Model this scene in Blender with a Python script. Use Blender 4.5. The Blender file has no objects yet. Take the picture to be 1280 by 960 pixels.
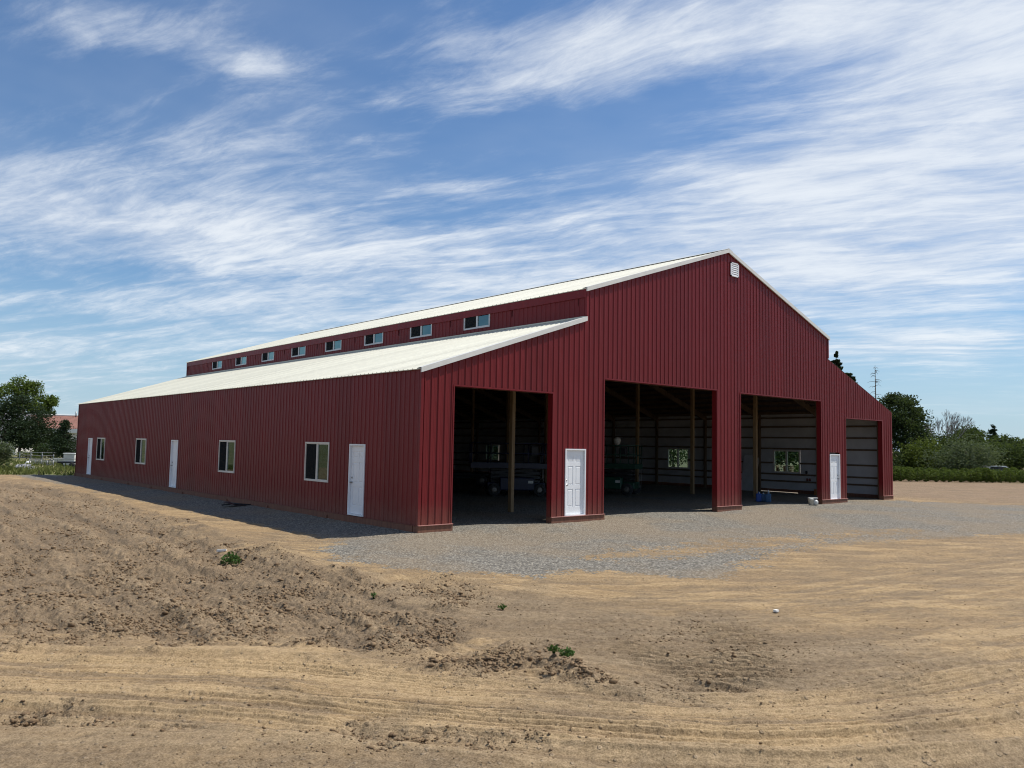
import bpy, math, random
import numpy as np
from mathutils import Vector, Matrix
random.seed(7)
rng = np.random.default_rng(11)
S = bpy.context.scene
COL = S.collection
R_ = math.radians

# ------------------------------------------------------------------ survey
W, L, XL, HE, HL, HU, HP = 28.54, 36.67, 6.36, 4.27, 6.39, 7.36, 9.99
BAY = 3.667
CAM = np.array([-12.1735, -17.6282, 2.2936])
RT = np.array([0.75234745, -0.65851572, 0.01817581])
UP = np.array([-0.06356108, -0.04510065, 0.99695833])
FW = np.array([0.655693, 0.75121433, 0.07578733])
FPX = 996.0

def sstep(a, b, x):
    t = np.clip((x - a) / (b - a), 0, 1)
    return t * t * (3 - 2 * t)

def base_z(x, y):
    """broad lie of the land: the pad the barn stands on, rising to where the photographer stands"""
    x = np.asarray(x, float); y = np.asarray(y, float)
    dx = np.maximum(np.maximum(-x, x - W), 0); dy = np.maximum(np.maximum(-y, y - L), 0)
    d = np.hypot(dx, dy)
    z = -0.075 - 0.05 * sstep(0, 1.5, d) + 0.42 * sstep(7, 19, d) * sstep(10, -8, y) * sstep(16, -4, x)
    z = z - 0.05 * sstep(0, -1.5, x) * sstep(-2, 1, y) * sstep(24, 12, y)
    z = z + 0.06 * sstep(22, 36, y) * sstep(0, -2, x)
    z = z - 0.35 * sstep(44, 60, y) - 0.25 * sstep(W + 4, W + 20, x)
    return z

def ray(px, py):
    return FW + RT * (px - 640) / FPX - UP * (py - 480) / FPX

def ground_at(px, py):
    d = ray(px, py); z = 0.0
    for _ in range(25):
        t = (z - CAM[2]) / d[2]
        p = CAM + d * t
        z = float(base_z(p[0], p[1]))
    return np.array([p[0], p[1], z])

def deep(px, py, t):
    return CAM + ray(px, py) * t

def foot(px, t):
    """a spot on the ground at depth t"""
    p = deep(px, 560, t)
    return (float(p[0]), float(p[1]), float(base_z(p[0], p[1])))

def height_to(px, py, t):
    return float(deep(px, py, t)[2])

# ------------------------------------------------------------------ numpy noise
_perm = rng.permutation(1024)
_ang = rng.uniform(0, 2 * np.pi, 1024)
_gx, _gy = np.cos(_ang), np.sin(_ang)
def perlin(x, y):
    xi = np.floor(x).astype(np.int64); yi = np.floor(y).astype(np.int64)
    xf = x - xi; yf = y - yi
    u = xf * xf * xf * (xf * (xf * 6 - 15) + 10); v = yf * yf * yf * (yf * (yf * 6 - 15) + 10)
    def g(ix, iy, fx, fy):
        h = _perm[(_perm[ix & 1023] + iy) & 1023]
        return _gx[h] * fx + _gy[h] * fy
    a = g(xi, yi, xf, yf); b = g(xi + 1, yi, xf - 1, yf)
    c = g(xi, yi + 1, xf, yf - 1); d = g(xi + 1, yi + 1, xf - 1, yf - 1)
    return (a + u * (b - a)) + v * ((c + u * (d - c)) - (a + u * (b - a)))
def fbm(x, y, s, o=4, gain=.5):
    r = 0; a = 1; x = x * s; y = y * s
    for k in range(o):
        r = r + a * perlin(x + 17.3 * k, y - 9.1 * k); a *= gain; x = x * 2.03; y = y * 2.03
    return r

# ------------------------------------------------------------------ materials
class NT:
    def __init__(s, tree): s.t = tree; s.n = tree.nodes; s.l = tree.links
    def new(s, typ, **kw):
        n = s.n.new(typ)
        for k, v in kw.items(): setattr(n, k, v)
        return n
    def put(s, sock, v):
        if hasattr(v, 'is_linked'): s.l.new(v, sock)
        elif v is not None: sock.default_value = v
    def m(s, op, a, b=None, c=None, clamp=False):
        n = s.new('ShaderNodeMath', operation=op, use_clamp=clamp)
        s.put(n.inputs[0], a); s.put(n.inputs[1], b) if b is not None else None
        if c is not None: s.put(n.inputs[2], c)
        return n.outputs[0]
    def mix(s, f, a, b, blend='MIX'):
        n = s.new('ShaderNodeMix', data_type='RGBA', blend_type=blend)
        s.put(n.inputs[0], f); s.put(n.inputs[6], col(a)); s.put(n.inputs[7], col(b))
        return n.outputs[2]
    def smooth(s, x, lo, hi, a=0., b=1.):
        n = s.new('ShaderNodeMapRange', interpolation_type='SMOOTHSTEP')
        s.put(n.inputs[0], x); s.put(n.inputs[1], lo); s.put(n.inputs[2], hi); s.put(n.inputs[3], a); s.put(n.inputs[4], b)
        return n.outputs[0]
    def noise(s, vec, scale, detail=4, rough=.55, dist=0., out=0):
        n = s.new('ShaderNodeTexNoise')
        if vec is not None: s.put(n.inputs['Vector'], vec)
        n.inputs['Scale'].default_value = scale; n.inputs['Detail'].default_value = detail
        n.inputs['Roughness'].default_value = rough; n.inputs['Distortion'].default_value = dist
        return n.outputs[out]
    def mapping(s, vec, rot=(0, 0, 0), scale=(1, 1, 1), loc=(0, 0, 0)):
        n = s.new('ShaderNodeMapping'); s.put(n.inputs[0], vec)
        n.inputs[1].default_value = loc; n.inputs[2].default_value = rot; n.inputs[3].default_value = scale
        return n.outputs[0]
    def bump(s, h, strength=.5, dist=.02, normal=None):
        n = s.new('ShaderNodeBump'); n.inputs['Strength'].default_value = strength; n.inputs['Distance'].default_value = dist
        s.put(n.inputs['Height'], h)
        if normal is not None: s.put(n.inputs['Normal'], normal)
        return n.outputs[0]
def col(c):
    if isinstance(c, (tuple, list)) and len(c) == 3: return (*c, 1)
    return c
def mat(name):
    m = bpy.data.materials.new(name); m.use_nodes = True
    t = NT(m.node_tree); t.n.clear()
    out = t.new('ShaderNodeOutputMaterial')
    b = t.new('ShaderNodeBsdfPrincipled'); t.l.new(b.outputs[0], out.inputs[0])
    t.b = b; t.out = out
    return m, t
def setb(t, color=None, rough=None, metal=None, normal=None, spec=None):
    if color is not None: t.put(t.b.inputs['Base Color'], col(color))
    if rough is not None: t.put(t.b.inputs['Roughness'], rough)
    if metal is not None: t.put(t.b.inputs['Metallic'], metal)
    if normal is not None: t.put(t.b.inputs['Normal'], normal)
    if spec is not None: t.put(t.b.inputs['Specular IOR Level'], spec)
def simple(name, c, rough=.6, metal=0, var=.12, scale=6., bump=0., spec=.5):
    m, t = mat(name)
    o = t.new('ShaderNodeTexCoord').outputs['Object']
    n = t.noise(o, scale, 5)
    dark = tuple(v * (1 - var) for v in c); lite = tuple(min(1, v * (1 + var)) for v in c)
    setb(t, t.mix(t.smooth(n, .3, .7), dark, lite), rough, metal, spec=spec)
    if bump: setb(t, normal=t.bump(t.noise(o, scale * 6, 3), .4, bump))
    return m
def metal_paint(name, c, rough=.36, grime=(.10, .07, .05)):
    """factory painted ribbed steel: slight panel to panel change, faint streaks, soft oil-canning, a little dust at the foot"""
    m, t = mat(name)
    o = t.new('ShaderNodeNewGeometry').outputs['Position']
    sx = t.new('ShaderNodeSeparateXYZ'); t.put(sx.inputs[0], o)
    run = t.m('ADD', sx.outputs[0], sx.outputs[1])
    pan = t.m('FLOOR', t.m('DIVIDE', run, .9144))
    wn = t.new('ShaderNodeTexWhiteNoise', noise_dimensions='1D'); t.put(wn.inputs['W'], pan)
    streak = t.noise(t.mapping(o, scale=(7, 7, .25)), 1, 4)
    f = t.m('ADD', t.m('MULTIPLY', wn.outputs[0], .45), t.m('MULTIPLY', streak, .55))
    c1 = tuple(v * .80 for v in c); c2 = tuple(min(1, v * 1.16) for v in c)
    base = t.mix(f, c1, c2)
    dust = t.m('MULTIPLY', t.smooth(t.m('ADD', sx.outputs[2], t.m('MULTIPLY', t.noise(o, 3, 5), .5)), 1.1, .1), .28)
    base = t.mix(dust, base, (.26, .19, .13))
    can = t.noise(t.mapping(o, scale=(1.6, 1.6, .55)), 1.4, 2)
    rg = t.m('ADD', t.m('MULTIPLY', streak, .14), rough - .05)
    setb(t, base, rg, normal=t.bump(can, .40, .06), spec=.27)
    return m

M = {}
M['red'] = metal_paint('barn_red_steel', (.160, .0118, .0130), .42)
M['redtrim'] = metal_paint('barn_red_trim', (.160, .0105, .0125), .42)
M['roof'] = metal_paint('roof_white_steel', (.60, .59, .50), .5)
M['flash'] = simple('sunlit_base_flashing', (.42, .20, .17), .6, 0, .1, 3)  # paler pink puts the sunlit top edge of the skirt into the colour
M['trim'] = simple('white_trim_metal', (.70, .69, .64), .45, 0, .05, 3)
M['inner'] = simple('panel_back_grey', (.50, .50, .51), .5, 0, .08, 1.5)
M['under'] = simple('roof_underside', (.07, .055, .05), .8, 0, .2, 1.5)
M['door'] = simple('door_white_paint', (.80, .81, .82), .38, 0, .03, 2)
M['vinyl'] = simple('window_vinyl', (.62, .58, .52), .4, 0, .05, 4)
M['vinylw'] = simple('window_vinyl_pale', (.60, .60, .60), .4, 0, .05, 4)
M['chrome'] = simple('door_hardware', (.35, .34, .33), .3, 1, .05, 20)
M['gasket'] = simple('black_gap', (.02, .02, .02), .8)
M['blackmet'] = simple('black_metal', (.022, .023, .026), .5, .3, .2, 5)
M['rubber'] = simple('tyre_rubber', (.03, .03, .031), .85, 0, .25, 8)
M['green'] = simple('lift_green_paint', (.008, .055, .032), .45, 0, .2, 5)
M['blue'] = simple('lift_blue_paint', (.004, .009, .040), .42, 0, .2, 5)
M['steel'] = simple('worn_steel', (.24, .22, .20), .5, .6, .3, 8)
M['bluepl'] = simple('blue_plastic', (.015, .07, .30), .4, 0, .1, 8)
M['bluepl2'] = simple('dark_blue_plastic', (.02, .08, .17), .45, 0, .1, 8)
M['whitepl'] = simple('white_plastic', (.62, .62, .58), .45, 0, .15, 9)
M['orange'] = simple('orange_board', (.40, .15, .04), .6, 0, .2, 6)
M['redcan'] = simple('dull_red_can', (.16, .04, .03), .5, 0, .2, 9)
M['panel'] = simple('grey_door_panel', (.52, .52, .54), .5, 0, .08, 3)
M['cloth'] = simple('pale_cloth', (.55, .52, .47), .9, 0, .2, 14)
M['card'] = simple('white_scrap', (.75, .74, .70), .7, 0, .1, 30)
M['plastic'] = simple('black_sheet', (.02, .02, .022), .35, 0, .3, 10)
M['concrete'] = simple('broken_concrete', (.24, .24, .245), .9, 0, .4, 4, .02)
M['stucco'] = simple('white_stucco', (.66, .64, .60), .9, 0, .1, 1)
M['fascia'] = simple('white_gutter', (.72, .72, .70), .6, 0, .06, 1)
M['shade'] = simple('dark_opening', (.035, .035, .035), .9)
M['galv'] = simple('galvanised_pipe', (.30, .30, .30), .5, .5, .2, 6)
M['bark'] = simple('bark_brown', (.085, .065, .05), .95, 0, .35, 5, .03)
M['barkgrey'] = simple('bark_grey', (.20, .185, .17), .95, 0, .3, 6, .02)
M['graymetal'] = simple('grey_sheet_roof', (.36, .37, .38), .5, .2, .1, 1)
M['whitecar'] = simple('pale_car_paint', (.60, .61, .62), .35, 0, .03, 2)

def wood_mat(name, c1, c2):
    m, t = mat(name)
    o = t.new('ShaderNodeTexCoord').outputs['Object']
    n = t.noise(t.mapping(o, scale=(14, 14, 1.1)), 1.0, 6, .65, .6)
    k = t.noise(o, 1.3, 2)
    setb(t, t.mix(t.smooth(n, .32, .68), c1, t.mix(k, c2, tuple(v * .8 for v in c2))), .8, normal=t.bump(n, .3, .004))
    return m
M['wood'] = wood_mat('fir_post_wood', (.20, .125, .06), (.34, .23, .12))
M['girt'] = wood_mat('aged_girt_wood', (.10, .065, .04), (.17, .115, .07))
M['skirt'] = wood_mat('treated_skirt_wood', (.15, .062, .038), (.24, .105, .06))
M['stake'] = wood_mat('stake_wood', (.12, .08, .05), (.22, .15, .09))

def tile_mat():
    m, t = mat('clay_tile')
    o = t.new('ShaderNodeTexCoord').outputs['Object']
    n = t.noise(o, 1.2, 5); n2 = t.noise(o, 9, 2)
    c = t.mix(t.smooth(n, .35, .65), (.13, .048, .036), (.21, .088, .066))
    setb(t, t.mix(t.m('MULTIPLY', n2, .35), c, (.24, .165, .135)), .85)
    return m
M['tile'] = tile_mat()

def glass_mat(name, tint, gloss_rough=.02, gain=.95, lift=.015, gc=(.80, .92, .92, 1)):
    m, t = mat(name)
    t.n.remove(t.b)
    tr = t.new('ShaderNodeBsdfTransparent'); t.put(tr.inputs[0], col(tint))
    gl = t.new('ShaderNodeBsdfGlossy'); gl.inputs['Roughness'].default_value = gloss_rough
    o = t.new('ShaderNodeTexCoord').outputs['Object']
    nb = t.bump(t.noise(o, 1.3, 1), .04, .01); t.put(gl.inputs['Normal'], nb)
    t.put(gl.inputs[0], gc)
    fr = t.new('ShaderNodeFresnel'); fr.inputs[0].default_value = 1.52
    f = t.m('ADD', t.m('MULTIPLY', fr.outputs[0], gain), lift, clamp=True)
    mx = t.new('ShaderNodeMixShader'); t.put(mx.inputs[0], f)
    t.l.new(tr.outputs[0], mx.inputs[1]); t.l.new(gl.outputs[0], mx.inputs[2]); t.l.new(mx.outputs[0], t.out.inputs[0])
    return m
M['glass'] = glass_mat('window_glass', (.62, .74, .72))
M['glassteal'] = glass_mat('low_e_glass', (.22, .42, .42), .02, 2.2, .10, (.50, .78, .80, 1))
def screen_mat():
    m, t = mat('insect_screen')
    t.n.remove(t.b)
    tr = t.new('ShaderNodeBsdfTransparent'); tr.inputs[0].default_value = (.75, .75, .75, 1)
    df = t.new('ShaderNodeBsdfDiffuse'); df.inputs[0].default_value = (.028, .030, .032, 1)
    mx = t.new('ShaderNodeMixShader'); mx.inputs[0].default_value = .62
    t.l.new(tr.outputs[0], mx.inputs[1]); t.l.new(df.outputs[0], mx.inputs[2]); t.l.new(mx.outputs[0], t.out.inputs[0])
    return m
M['screen'] = screen_mat()

def leaf_mat(name, c1, c2, trans=.35):
    m, t = mat(name)
    a = t.new('ShaderNodeAttribute', attribute_name='tone')
    c = t.mix(a.outputs['Fac'], c1, c2)
    setb(t, c, .75, spec=.08)
    tl = t.new('ShaderNodeBsdfTranslucent'); t.put(tl.inputs[0], t.mix(.5, c, (.10, .14, .02)))
    mx = t.new('ShaderNodeMixShader'); mx.inputs[0].default_value = trans
    t.l.new(t.b.outputs[0], mx.inputs[1]); t.l.new(tl.outputs[0], mx.inputs[2]); t.l.new(mx.outputs[0], t.out.inputs[0])
    return m
M['oakleaf'] = leaf_mat('oak_leaves', (.022, .038, .016), (.050, .075, .030), .25)
M['broadleaf'] = leaf_mat('broad_leaves', (.075, .115, .022), (.15, .205, .045))
M['yellowleaf'] = leaf_mat('yellow_green_leaves', (.055, .080, .015), (.12, .15, .03))
M['willowleaf'] = leaf_mat('grey_green_leaves', (.075, .098, .052), (.15, .18, .10))
M['darkleaf'] = leaf_mat('dark_leaves', (.028, .045, .016), (.06, .085, .028))
M['needle'] = leaf_mat('fir_needles', (.014, .026, .014), (.034, .052, .026), .12)
M['hedgeleaf'] = leaf_mat('nursery_leaves', (.050, .078, .018), (.13, .172, .038))
M['weedleaf'] = leaf_mat('weed_leaves', (.040, .085, .020), (.085, .15, .045))
M['grass'] = leaf_mat('grass_blades', (.10, .12, .035), (.20, .21, .075))

# ------------------------------------------------------------------ mesh helpers
class MB:
    def __init__(s): s.v = []; s.f = []; s.mi = []; s.sm = []
    def add(s, vs, fs, mi=0, smooth=False):
        o = len(s.v); s.v.extend([tuple(map(float, p)) for p in vs])
        for f in fs: s.f.append([i + o for i in f]); s.mi.append(mi); s.sm.append(smooth)
    def box(s, x0, x1, y0, y1, z0, z1, mi=0):
        s.add([(x0, y0, z0), (x1, y0, z0), (x1, y1, z0), (x0, y1, z0), (x0, y0, z1), (x1, y0, z1), (x1, y1, z1), (x0, y1, z1)],
              [(0, 3, 2, 1), (4, 5, 6, 7), (0, 1, 5, 4), (1, 2, 6, 5), (2, 3, 7, 6), (3, 0, 4, 7)], mi)
    def cbox(s, x0, x1, y0, y1, z0, z1, b=.01, mi=0):
        """box with chamfered vertical and top edges"""
        b = min(b, (x1 - x0) * .45, (y1 - y0) * .45, (z1 - z0) * .45)
        def ring(i, z): return [(x0 + i + b, y0 + i, z), (x1 - i - b, y0 + i, z), (x1 - i, y0 + i + b, z), (x1 - i, y1 - i - b, z), (x1 - i - b, y1 - i, z), (x0 + i + b, y1 - i, z), (x0 + i, y1 - i - b, z), (x0 + i, y0 + i + b, z)]
        vs = ring(b * .6, z0) + ring(0, z0 + b) + ring(0, z1 - b) + ring(b * .6, z1)
        fs = [tuple(reversed(range(8))), tuple(range(24, 32))]
        for k in range(3):
            for i in range(8):
                j = (i + 1) % 8; fs.append((k * 8 + i, k * 8 + j, k * 8 + 8 + j, k * 8 + 8 + i))
        s.add(vs, fs, mi)
    def tube(s, pts, rs, n=8, mi=0, caps=True, smooth=True):
        pts = [Vector(p) for p in pts]
        if not isinstance(rs, (list, tuple)): rs = [rs] * len(pts)
        vs = []; ref = None
        for i, p in enumerate(pts):
            d = (pts[min(i + 1, len(pts) - 1)] - pts[max(i - 1, 0)])
            d = d.normalized() if d.length > 1e-9 else Vector((0, 0, 1))
            if ref is None: ref = Vector((1, 0, 0)) if abs(d.x) < .8 else Vector((0, 1, 0))
            a = (ref - d * ref.dot(d)).normalized(); ref = a; b = d.cross(a)
            for k in range(n):
                q = 2 * math.pi * k / n
                vs.append(p + (a * math.cos(q) + b * math.sin(q)) * rs[i])
        fs = []
        for i in range(len(pts) - 1):
            for k in range(n):
                j = (k + 1) % n; fs.append((i * n + k, i * n + j, i * n + n + j, i * n + n + k))
        s.add(vs, fs, mi, smooth)
        if caps:
            o = len(s.v) - len(vs)
            s.f.append([o + k for k in reversed(range(n))]); s.mi.append(mi); s.sm.append(False)
            s.f.append([o + (len(pts) - 1) * n + k for k in range(n)]); s.mi.append(mi); s.sm.append(False)
    def lathe(s, c, prof, n=16, axis='z', mi=0):
        vs = []
        for r, h in prof:
            for k in range(n):
                q = 2 * math.pi * k / n; a, b = r * math.cos(q), r * math.sin(q)
                vs.append((c[0] + a, c[1] + b, c[2] + h) if axis == 'z' else (c[0] + a, c[1] + h, c[2] + b) if axis == 'y' else (c[0] + h, c[1] + a, c[2] + b))
        fs = []
        for i in range(len(prof) - 1):
            for k in range(n):
                j = (k + 1) % n; fs.append((i * n + k, i * n + j, i * n + n + j, i * n + n + k))
        s.add(vs, fs, mi, True)
    def bar(s, a, b, w, h, mi=0):
        """rectangular bar from a to b"""
        a = Vector(a); b = Vector(b); d = (b - a).normalized()
        up = Vector((0, 0, 1)) if abs(d.z) < .95 else Vector((0, 1, 0))
        x = d.cross(up).normalized(); u = x.cross(d)
        vs = [p + x * sx * w / 2 + u * sy * h / 2 for p in (a, b) for sx, sy in ((-1, -1), (1, -1), (1, 1), (-1, 1))]
        s.add(vs, [(0, 1, 2, 3), (7, 6, 5, 4), (0, 4, 5, 1), (1, 5, 6, 2), (2, 6, 7, 3), (3, 7, 4, 0)], mi)
    def build(s, name, mats, parent=None, loc=None):
        me = bpy.data.meshes.new(name)
        me.from_pydata(s.v, [], s.f)
        if not isinstance(mats, (list, tuple)): mats = [mats]
        for m in mats: me.materials.append(M[m] if isinstance(m, str) else m)
        me.polygons.foreach_set('material_index', s.mi); me.polygons.foreach_set('use_smooth', s.sm)
        me.update()
        o = bpy.data.objects.new(name, me); COL.objects.link(o)
        if parent is not None: o.parent = parent
        if loc is not None: o.location = loc
        return o

def tag(o, label, cat, group=None, kind=None):
    if label: o['label'] = label
    if cat: o['category'] = cat
    if group: o['group'] = group
    if kind: o['kind'] = kind
    return o
def empty(name, label, cat, loc=(0, 0, 0), rz=0, group=None):
    o = bpy.data.objects.new(name, None); COL.objects.link(o); o.empty_display_size = .3
    o.location = loc; o.rotation_euler = (0, 0, rz)
    return tag(o, label, cat, group)
def copy_tree(o, parent=None):
    c = o.copy(); COL.objects.link(c)
    if parent is not None: c.parent = parent
    for ch in list(o.children): copy_tree(ch, c)
    return c

# ------------------------------------------------------------------ the barn
barn = empty('barn', 'large dark red ribbed steel barn with raised monitor roof and four open bays', 'barn')
RIB = .2286
def rib_cuts(a, b, extra=(), k_=1.0):
    """positions along a wall and how far the sheet stands out there"""
    pts = []
    k = math.floor(a / RIB) - 1
    while k * RIB < b + RIB:
        c = k * RIB + .11
        pts += [(c - .027, 0.), (c - .013, .024), (c + .013, .024), (c + .027, 0.)]
        # the low stiffening beads in each pan
        pts += [(c + .085, 0.), (c + .090, .003), (c + .098, .003), (c + .103, 0.), (c + .130, 0.), (c + .135, .003), (c + .143, .003), (c + .148, 0.)]
        k += 1
    pts.sort()
    xs = np.array([p[0] for p in pts]); hs = np.array([p[1] for p in pts])
    cut = sorted(set([a, b] + [e for e in extra if a < e < b] + [float(x) for x in xs if a < x < b]))
    return [(c, k_ * float(np.interp(c, xs, hs))) for c in cut]
def ribbed_wall(name, a, b, zlo, ztop, holes, place, parent=barn, inner=.012, mats=('red', 'inner'), k_=.70):
    """place(s, out, z) -> world. holes: (s0, s1, z0, z1)"""
    mb = MB(); cuts = rib_cuts(a, b, [h[0] for h in holes] + [h[1] for h in holes] + [XL, W - XL, W / 2], k_)
    for (s0, h0), (s1, h1) in zip(cuts[:-1], cuts[1:]):
        if s1 - s0 < 1e-5: continue
        mid = (s0 + s1) / 2
        t0, t1 = ztop(s0 + 1e-4), ztop(s1 - 1e-4)
        segs = []; z = zlo
        hs = sorted([(q[2], q[3]) for q in holes if q[0] - 1e-6 < mid < q[1] + 1e-6])
        for q0, q1 in hs:
            if q0 > z + 1e-4: segs.append((z, z, q0, q0))
            z = q1
        segs.append((z, z, t0, t1))
        for za, zb_, zc, zd in segs:
            vs = [place(s0, h0, za), place(s1, h1, zb_), place(s1, h1, zd), place(s0, h0, zc)]
            vi = [place(s0, -inner, za), place(s1, -inner, zb_), place(s1, -inner, zd), place(s0, -inner, zc)]
            mb.add(vs, [(0, 1, 2, 3)], 0); mb.add(vi, [(3, 2, 1, 0)], 1)
            mb.add([vs[0], vs[1], vi[1], vi[0]], [(0, 3, 2, 1)], 0)
            mb.add([vs[3], vs[2], vi[2], vi[3]], [(0, 1, 2, 3)], 0)
    # close the sides of the holes and the two ends
    for q in holes:
        for sv in (q[0], q[1]):
            mb.add([place(sv, 0, q[2]), place(sv, 0, q[3]), place(sv, -inner, q[3]), place(sv, -inner, q[2])], [(0, 1, 2, 3)], 0)
    return mb.build(name, list(mats), parent)

def front_top(x):
    x = min(max(x, 0), W)
    if x > W / 2: x = W - x
    return HE + (HL - HE) * x / XL if x < XL else HU + (HP - HU) * (x - XL) / (W / 2 - XL)
OPEN = [(1.10, 4.87, 3.88), (7.23, 13.51, 4.48), (15.13, 21.43, 4.46), (23.74, 27.48, 3.78)]
FDOOR = [(5.45, 6.37), (22.21, 23.13)]
ZB = .10
holes = [(a, b, -1, h) for a, b, h in OPEN] + [(a, b, -1, 2.20) for a, b in FDOOR]
ribbed_wall('front_wall', 0, W, ZB, front_top, holes, lambda s, o, z: (s, -o, z), k_=.92)
ribbed_wall('back_wall', 0, W, ZB, front_top, [], lambda s, o, z: (s, L + o, z))
SWIN = [(4.91, 6.54), (12.32, 13.90), (23.15, 24.78), (30.41, 32.04)]
SDOOR = [(2.77, 3.67), (18.66, 19.55), (33.03, 33.93)]
WZ = (1.01, 2.26)
sh = [(a, b, *WZ) for a, b in SWIN] + [(a, b, -1, 2.23) for a, b in SDOOR]
ribbed_wall('side_wall', 0, L, ZB, lambda s: HE, sh, lambda s, o, z: (-o, s, z))
ribbed_wall('side_wall', 0, L, ZB, lambda s: HE, [(a, b, *WZ) for a, b in SWIN], lambda s, o, z: (W + o, s, z))
CWIN = [(4.89 + BAY * k, 6.45 + BAY * k) for k in range(8)]
CZ = (6.62, 7.21)
ribbed_wall('clerestory_wall', 0, L, HL - .05, lambda s: HU, [(a, b, *CZ) for a, b in CWIN], lambda s, o, z: (XL - o, s, z))
ribbed_wall('clerestory_wall', 0, L, HL - .05, lambda s: HU, [], lambda s, o, z: (W - XL + o, s, z))

def ribbed_roof(name, p0, p1, y0, y1, parent=barn):
    """sheet from (x0,z0) at the eave to (x1,z1) at the ridge"""
    mb = MB(); cuts = rib_cuts(y0, y1)
    (xa, za), (xb, zb_) = p0, p1
    d = math.hypot(xb - xa, zb_ - za); nx, nz = -(zb_ - za) / d, (xb - xa) / d
    if nz < 0: nx, nz = -nx, -nz
    P = lambda t, y, h: (xa + (xb - xa) * t + nx * h, y, za + (zb_ - za) * t + nz * h)
    for (s0, h0), (s1, h1) in zip(cuts[:-1], cuts[1:]):
        a = [P(0, s0, .03 + h0), P(0, s1, .03 + h1), P(1, s1, .03 + h1), P(1, s0, .03 + h0)]
        b = [P(0, s0, .012), P(0, s1, .012), P(1, s1, .012), P(1, s0, .012)]
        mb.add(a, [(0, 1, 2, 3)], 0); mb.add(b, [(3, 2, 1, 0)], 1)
        mb.add([a[0], a[1], b[1], b[0]], [(0, 1, 2, 3)], 0); mb.add([a[3], a[2], b[2], b[3]], [(0, 1, 2, 3)], 0)
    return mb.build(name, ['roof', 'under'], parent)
sl = (HL - HE) / XL
OV = .06
ribbed_roof('lower_roof', (-OV, HE - OV * sl), (XL - .025, HL - .025 * sl), -.03, L + .03)
ribbed_roof('lower_roof', (W + OV, HE - OV * sl), (W - XL + .025, HL - .025 * sl), .0, L + .03)
su = (HP - HU) / (W / 2 - XL)
ribbed_roof('upper_roof', (XL - OV, HU - OV * su), (W / 2, HP), -.03, L + .03)
ribbed_roof('upper_roof', (W - XL + OV, HU - OV * su), (W / 2, HP), -.03, L + .03)
mb = MB()   # ridge cap
for sgn in (-1, 1):
    mb.add([(W / 2, -.07, HP + .10), (W / 2, L + .05, HP + .10), (W / 2 + sgn * .28, L + .05, HP + .10 - .28 * su), (W / 2 + sgn * .28, -.07, HP + .10 - .28 * su),
            (W / 2, -.07, HP + .09), (W / 2, L + .05, HP + .09), (W / 2 + sgn * .28, L + .05, HP + .085 - .28 * su), (W / 2 + sgn * .28, -.07, HP + .085 - .28 * su)],
           [(0, 1, 2, 3), (7, 6, 5, 4), (0, 3, 7, 4), (2, 1, 5, 6), (3, 2, 6, 7)])
mb.build('ridge_cap', 'trim', barn)
def rake(name, a, b, m='trim', hgt=.135, dpt=.05, y=-.030):
    mb = MB(); (xa, za), (xb, zb_) = a, b
    up = .065
    q = [(xa, za + up), (xb, zb_ + up), (xb, zb_ + up - hgt), (xa, za + up - hgt)]
    vs = [(x, y - dpt, z) for x, z in q] + [(x, y - .002, z) for x, z in q]
    mb.add(vs, [(0, 3, 2, 1), (4, 5, 6, 7), (0, 1, 5, 4), (1, 2, 6, 5), (2, 3, 7, 6), (3, 0, 4, 7)])
    # fold-over flange on the roof
    f = [(xa, y - dpt, za + up), (xb, y - dpt, zb_ + up), (xb, .12, zb_ + up), (xa, .12, za + up)]
    mb.add(f + [(p[0], p[1], p[2] + .006) for p in f], [(3, 2, 1, 0), (4, 5, 6, 7), (0, 1, 5, 4), (1, 2, 6, 5), (2, 3, 7, 6), (3, 0, 4, 7)])
    return mb.build(name, m, barn)
rake('rake_trim', (-OV, HE - OV * sl), (XL - .03, HL - .03 * sl))
rake('rake_trim', (XL - OV, HU - OV * su), (W / 2 - .003, HP))
rake('rake_trim', (W - XL + OV, HU - OV * su), (W / 2 + .003, HP))
mb = MB(); mb.bar((XL - .035, -.02, HU - .14), (XL - .035, L, HU - .14), .02, .26); mb.build('eave_flashing', 'redtrim', barn)
mb = MB(); mb.bar((W - XL + .035, -.02, HU - .14), (W - XL + .035, L, HU - .14), .02, .26); mb.build('eave_flashing', 'redtrim', barn)
mb = MB(); mb.bar((XL - .055, .02, HL + .05), (XL - .055, L, HL + .05), .05, .05); mb.build('roof_flashing', 'roof', barn)
# corner trims
def corner(x, y, z0, z1, sx, sy, w=.09):
    mb = MB()
    xo, yo = x + sx * .028, y + sy * .028
    mb.box(min(xo, xo - sx * w), max(xo, xo - sx * w), min(yo, yo - sy * .003), max(yo, yo - sy * .003), z0, z1)
    mb.box(min(xo - sx * .0, xo - sx * .003), max(xo, xo - sx * .003), min(yo - sy * .0035, yo - sy * w), max(yo - sy * .0035, yo - sy * w), z0, z1)
    return mb.build('corner_trim', 'redtrim', barn)
corner(0, 0, ZB, HE, -1, -1); corner(W, 0, ZB, HE - .03, 1, -1); corner(0, L, ZB, HE - .02, -1, 1); corner(W, L, ZB, HE - .02, 1, 1)
corner(XL, 0, HL + .12, HU - .02, -1, -1); corner(W - XL, 0, HL + .05, HU - .02, 1, -1); corner(XL, L, HL + .1, HU - .02, -1, 1)
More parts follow.
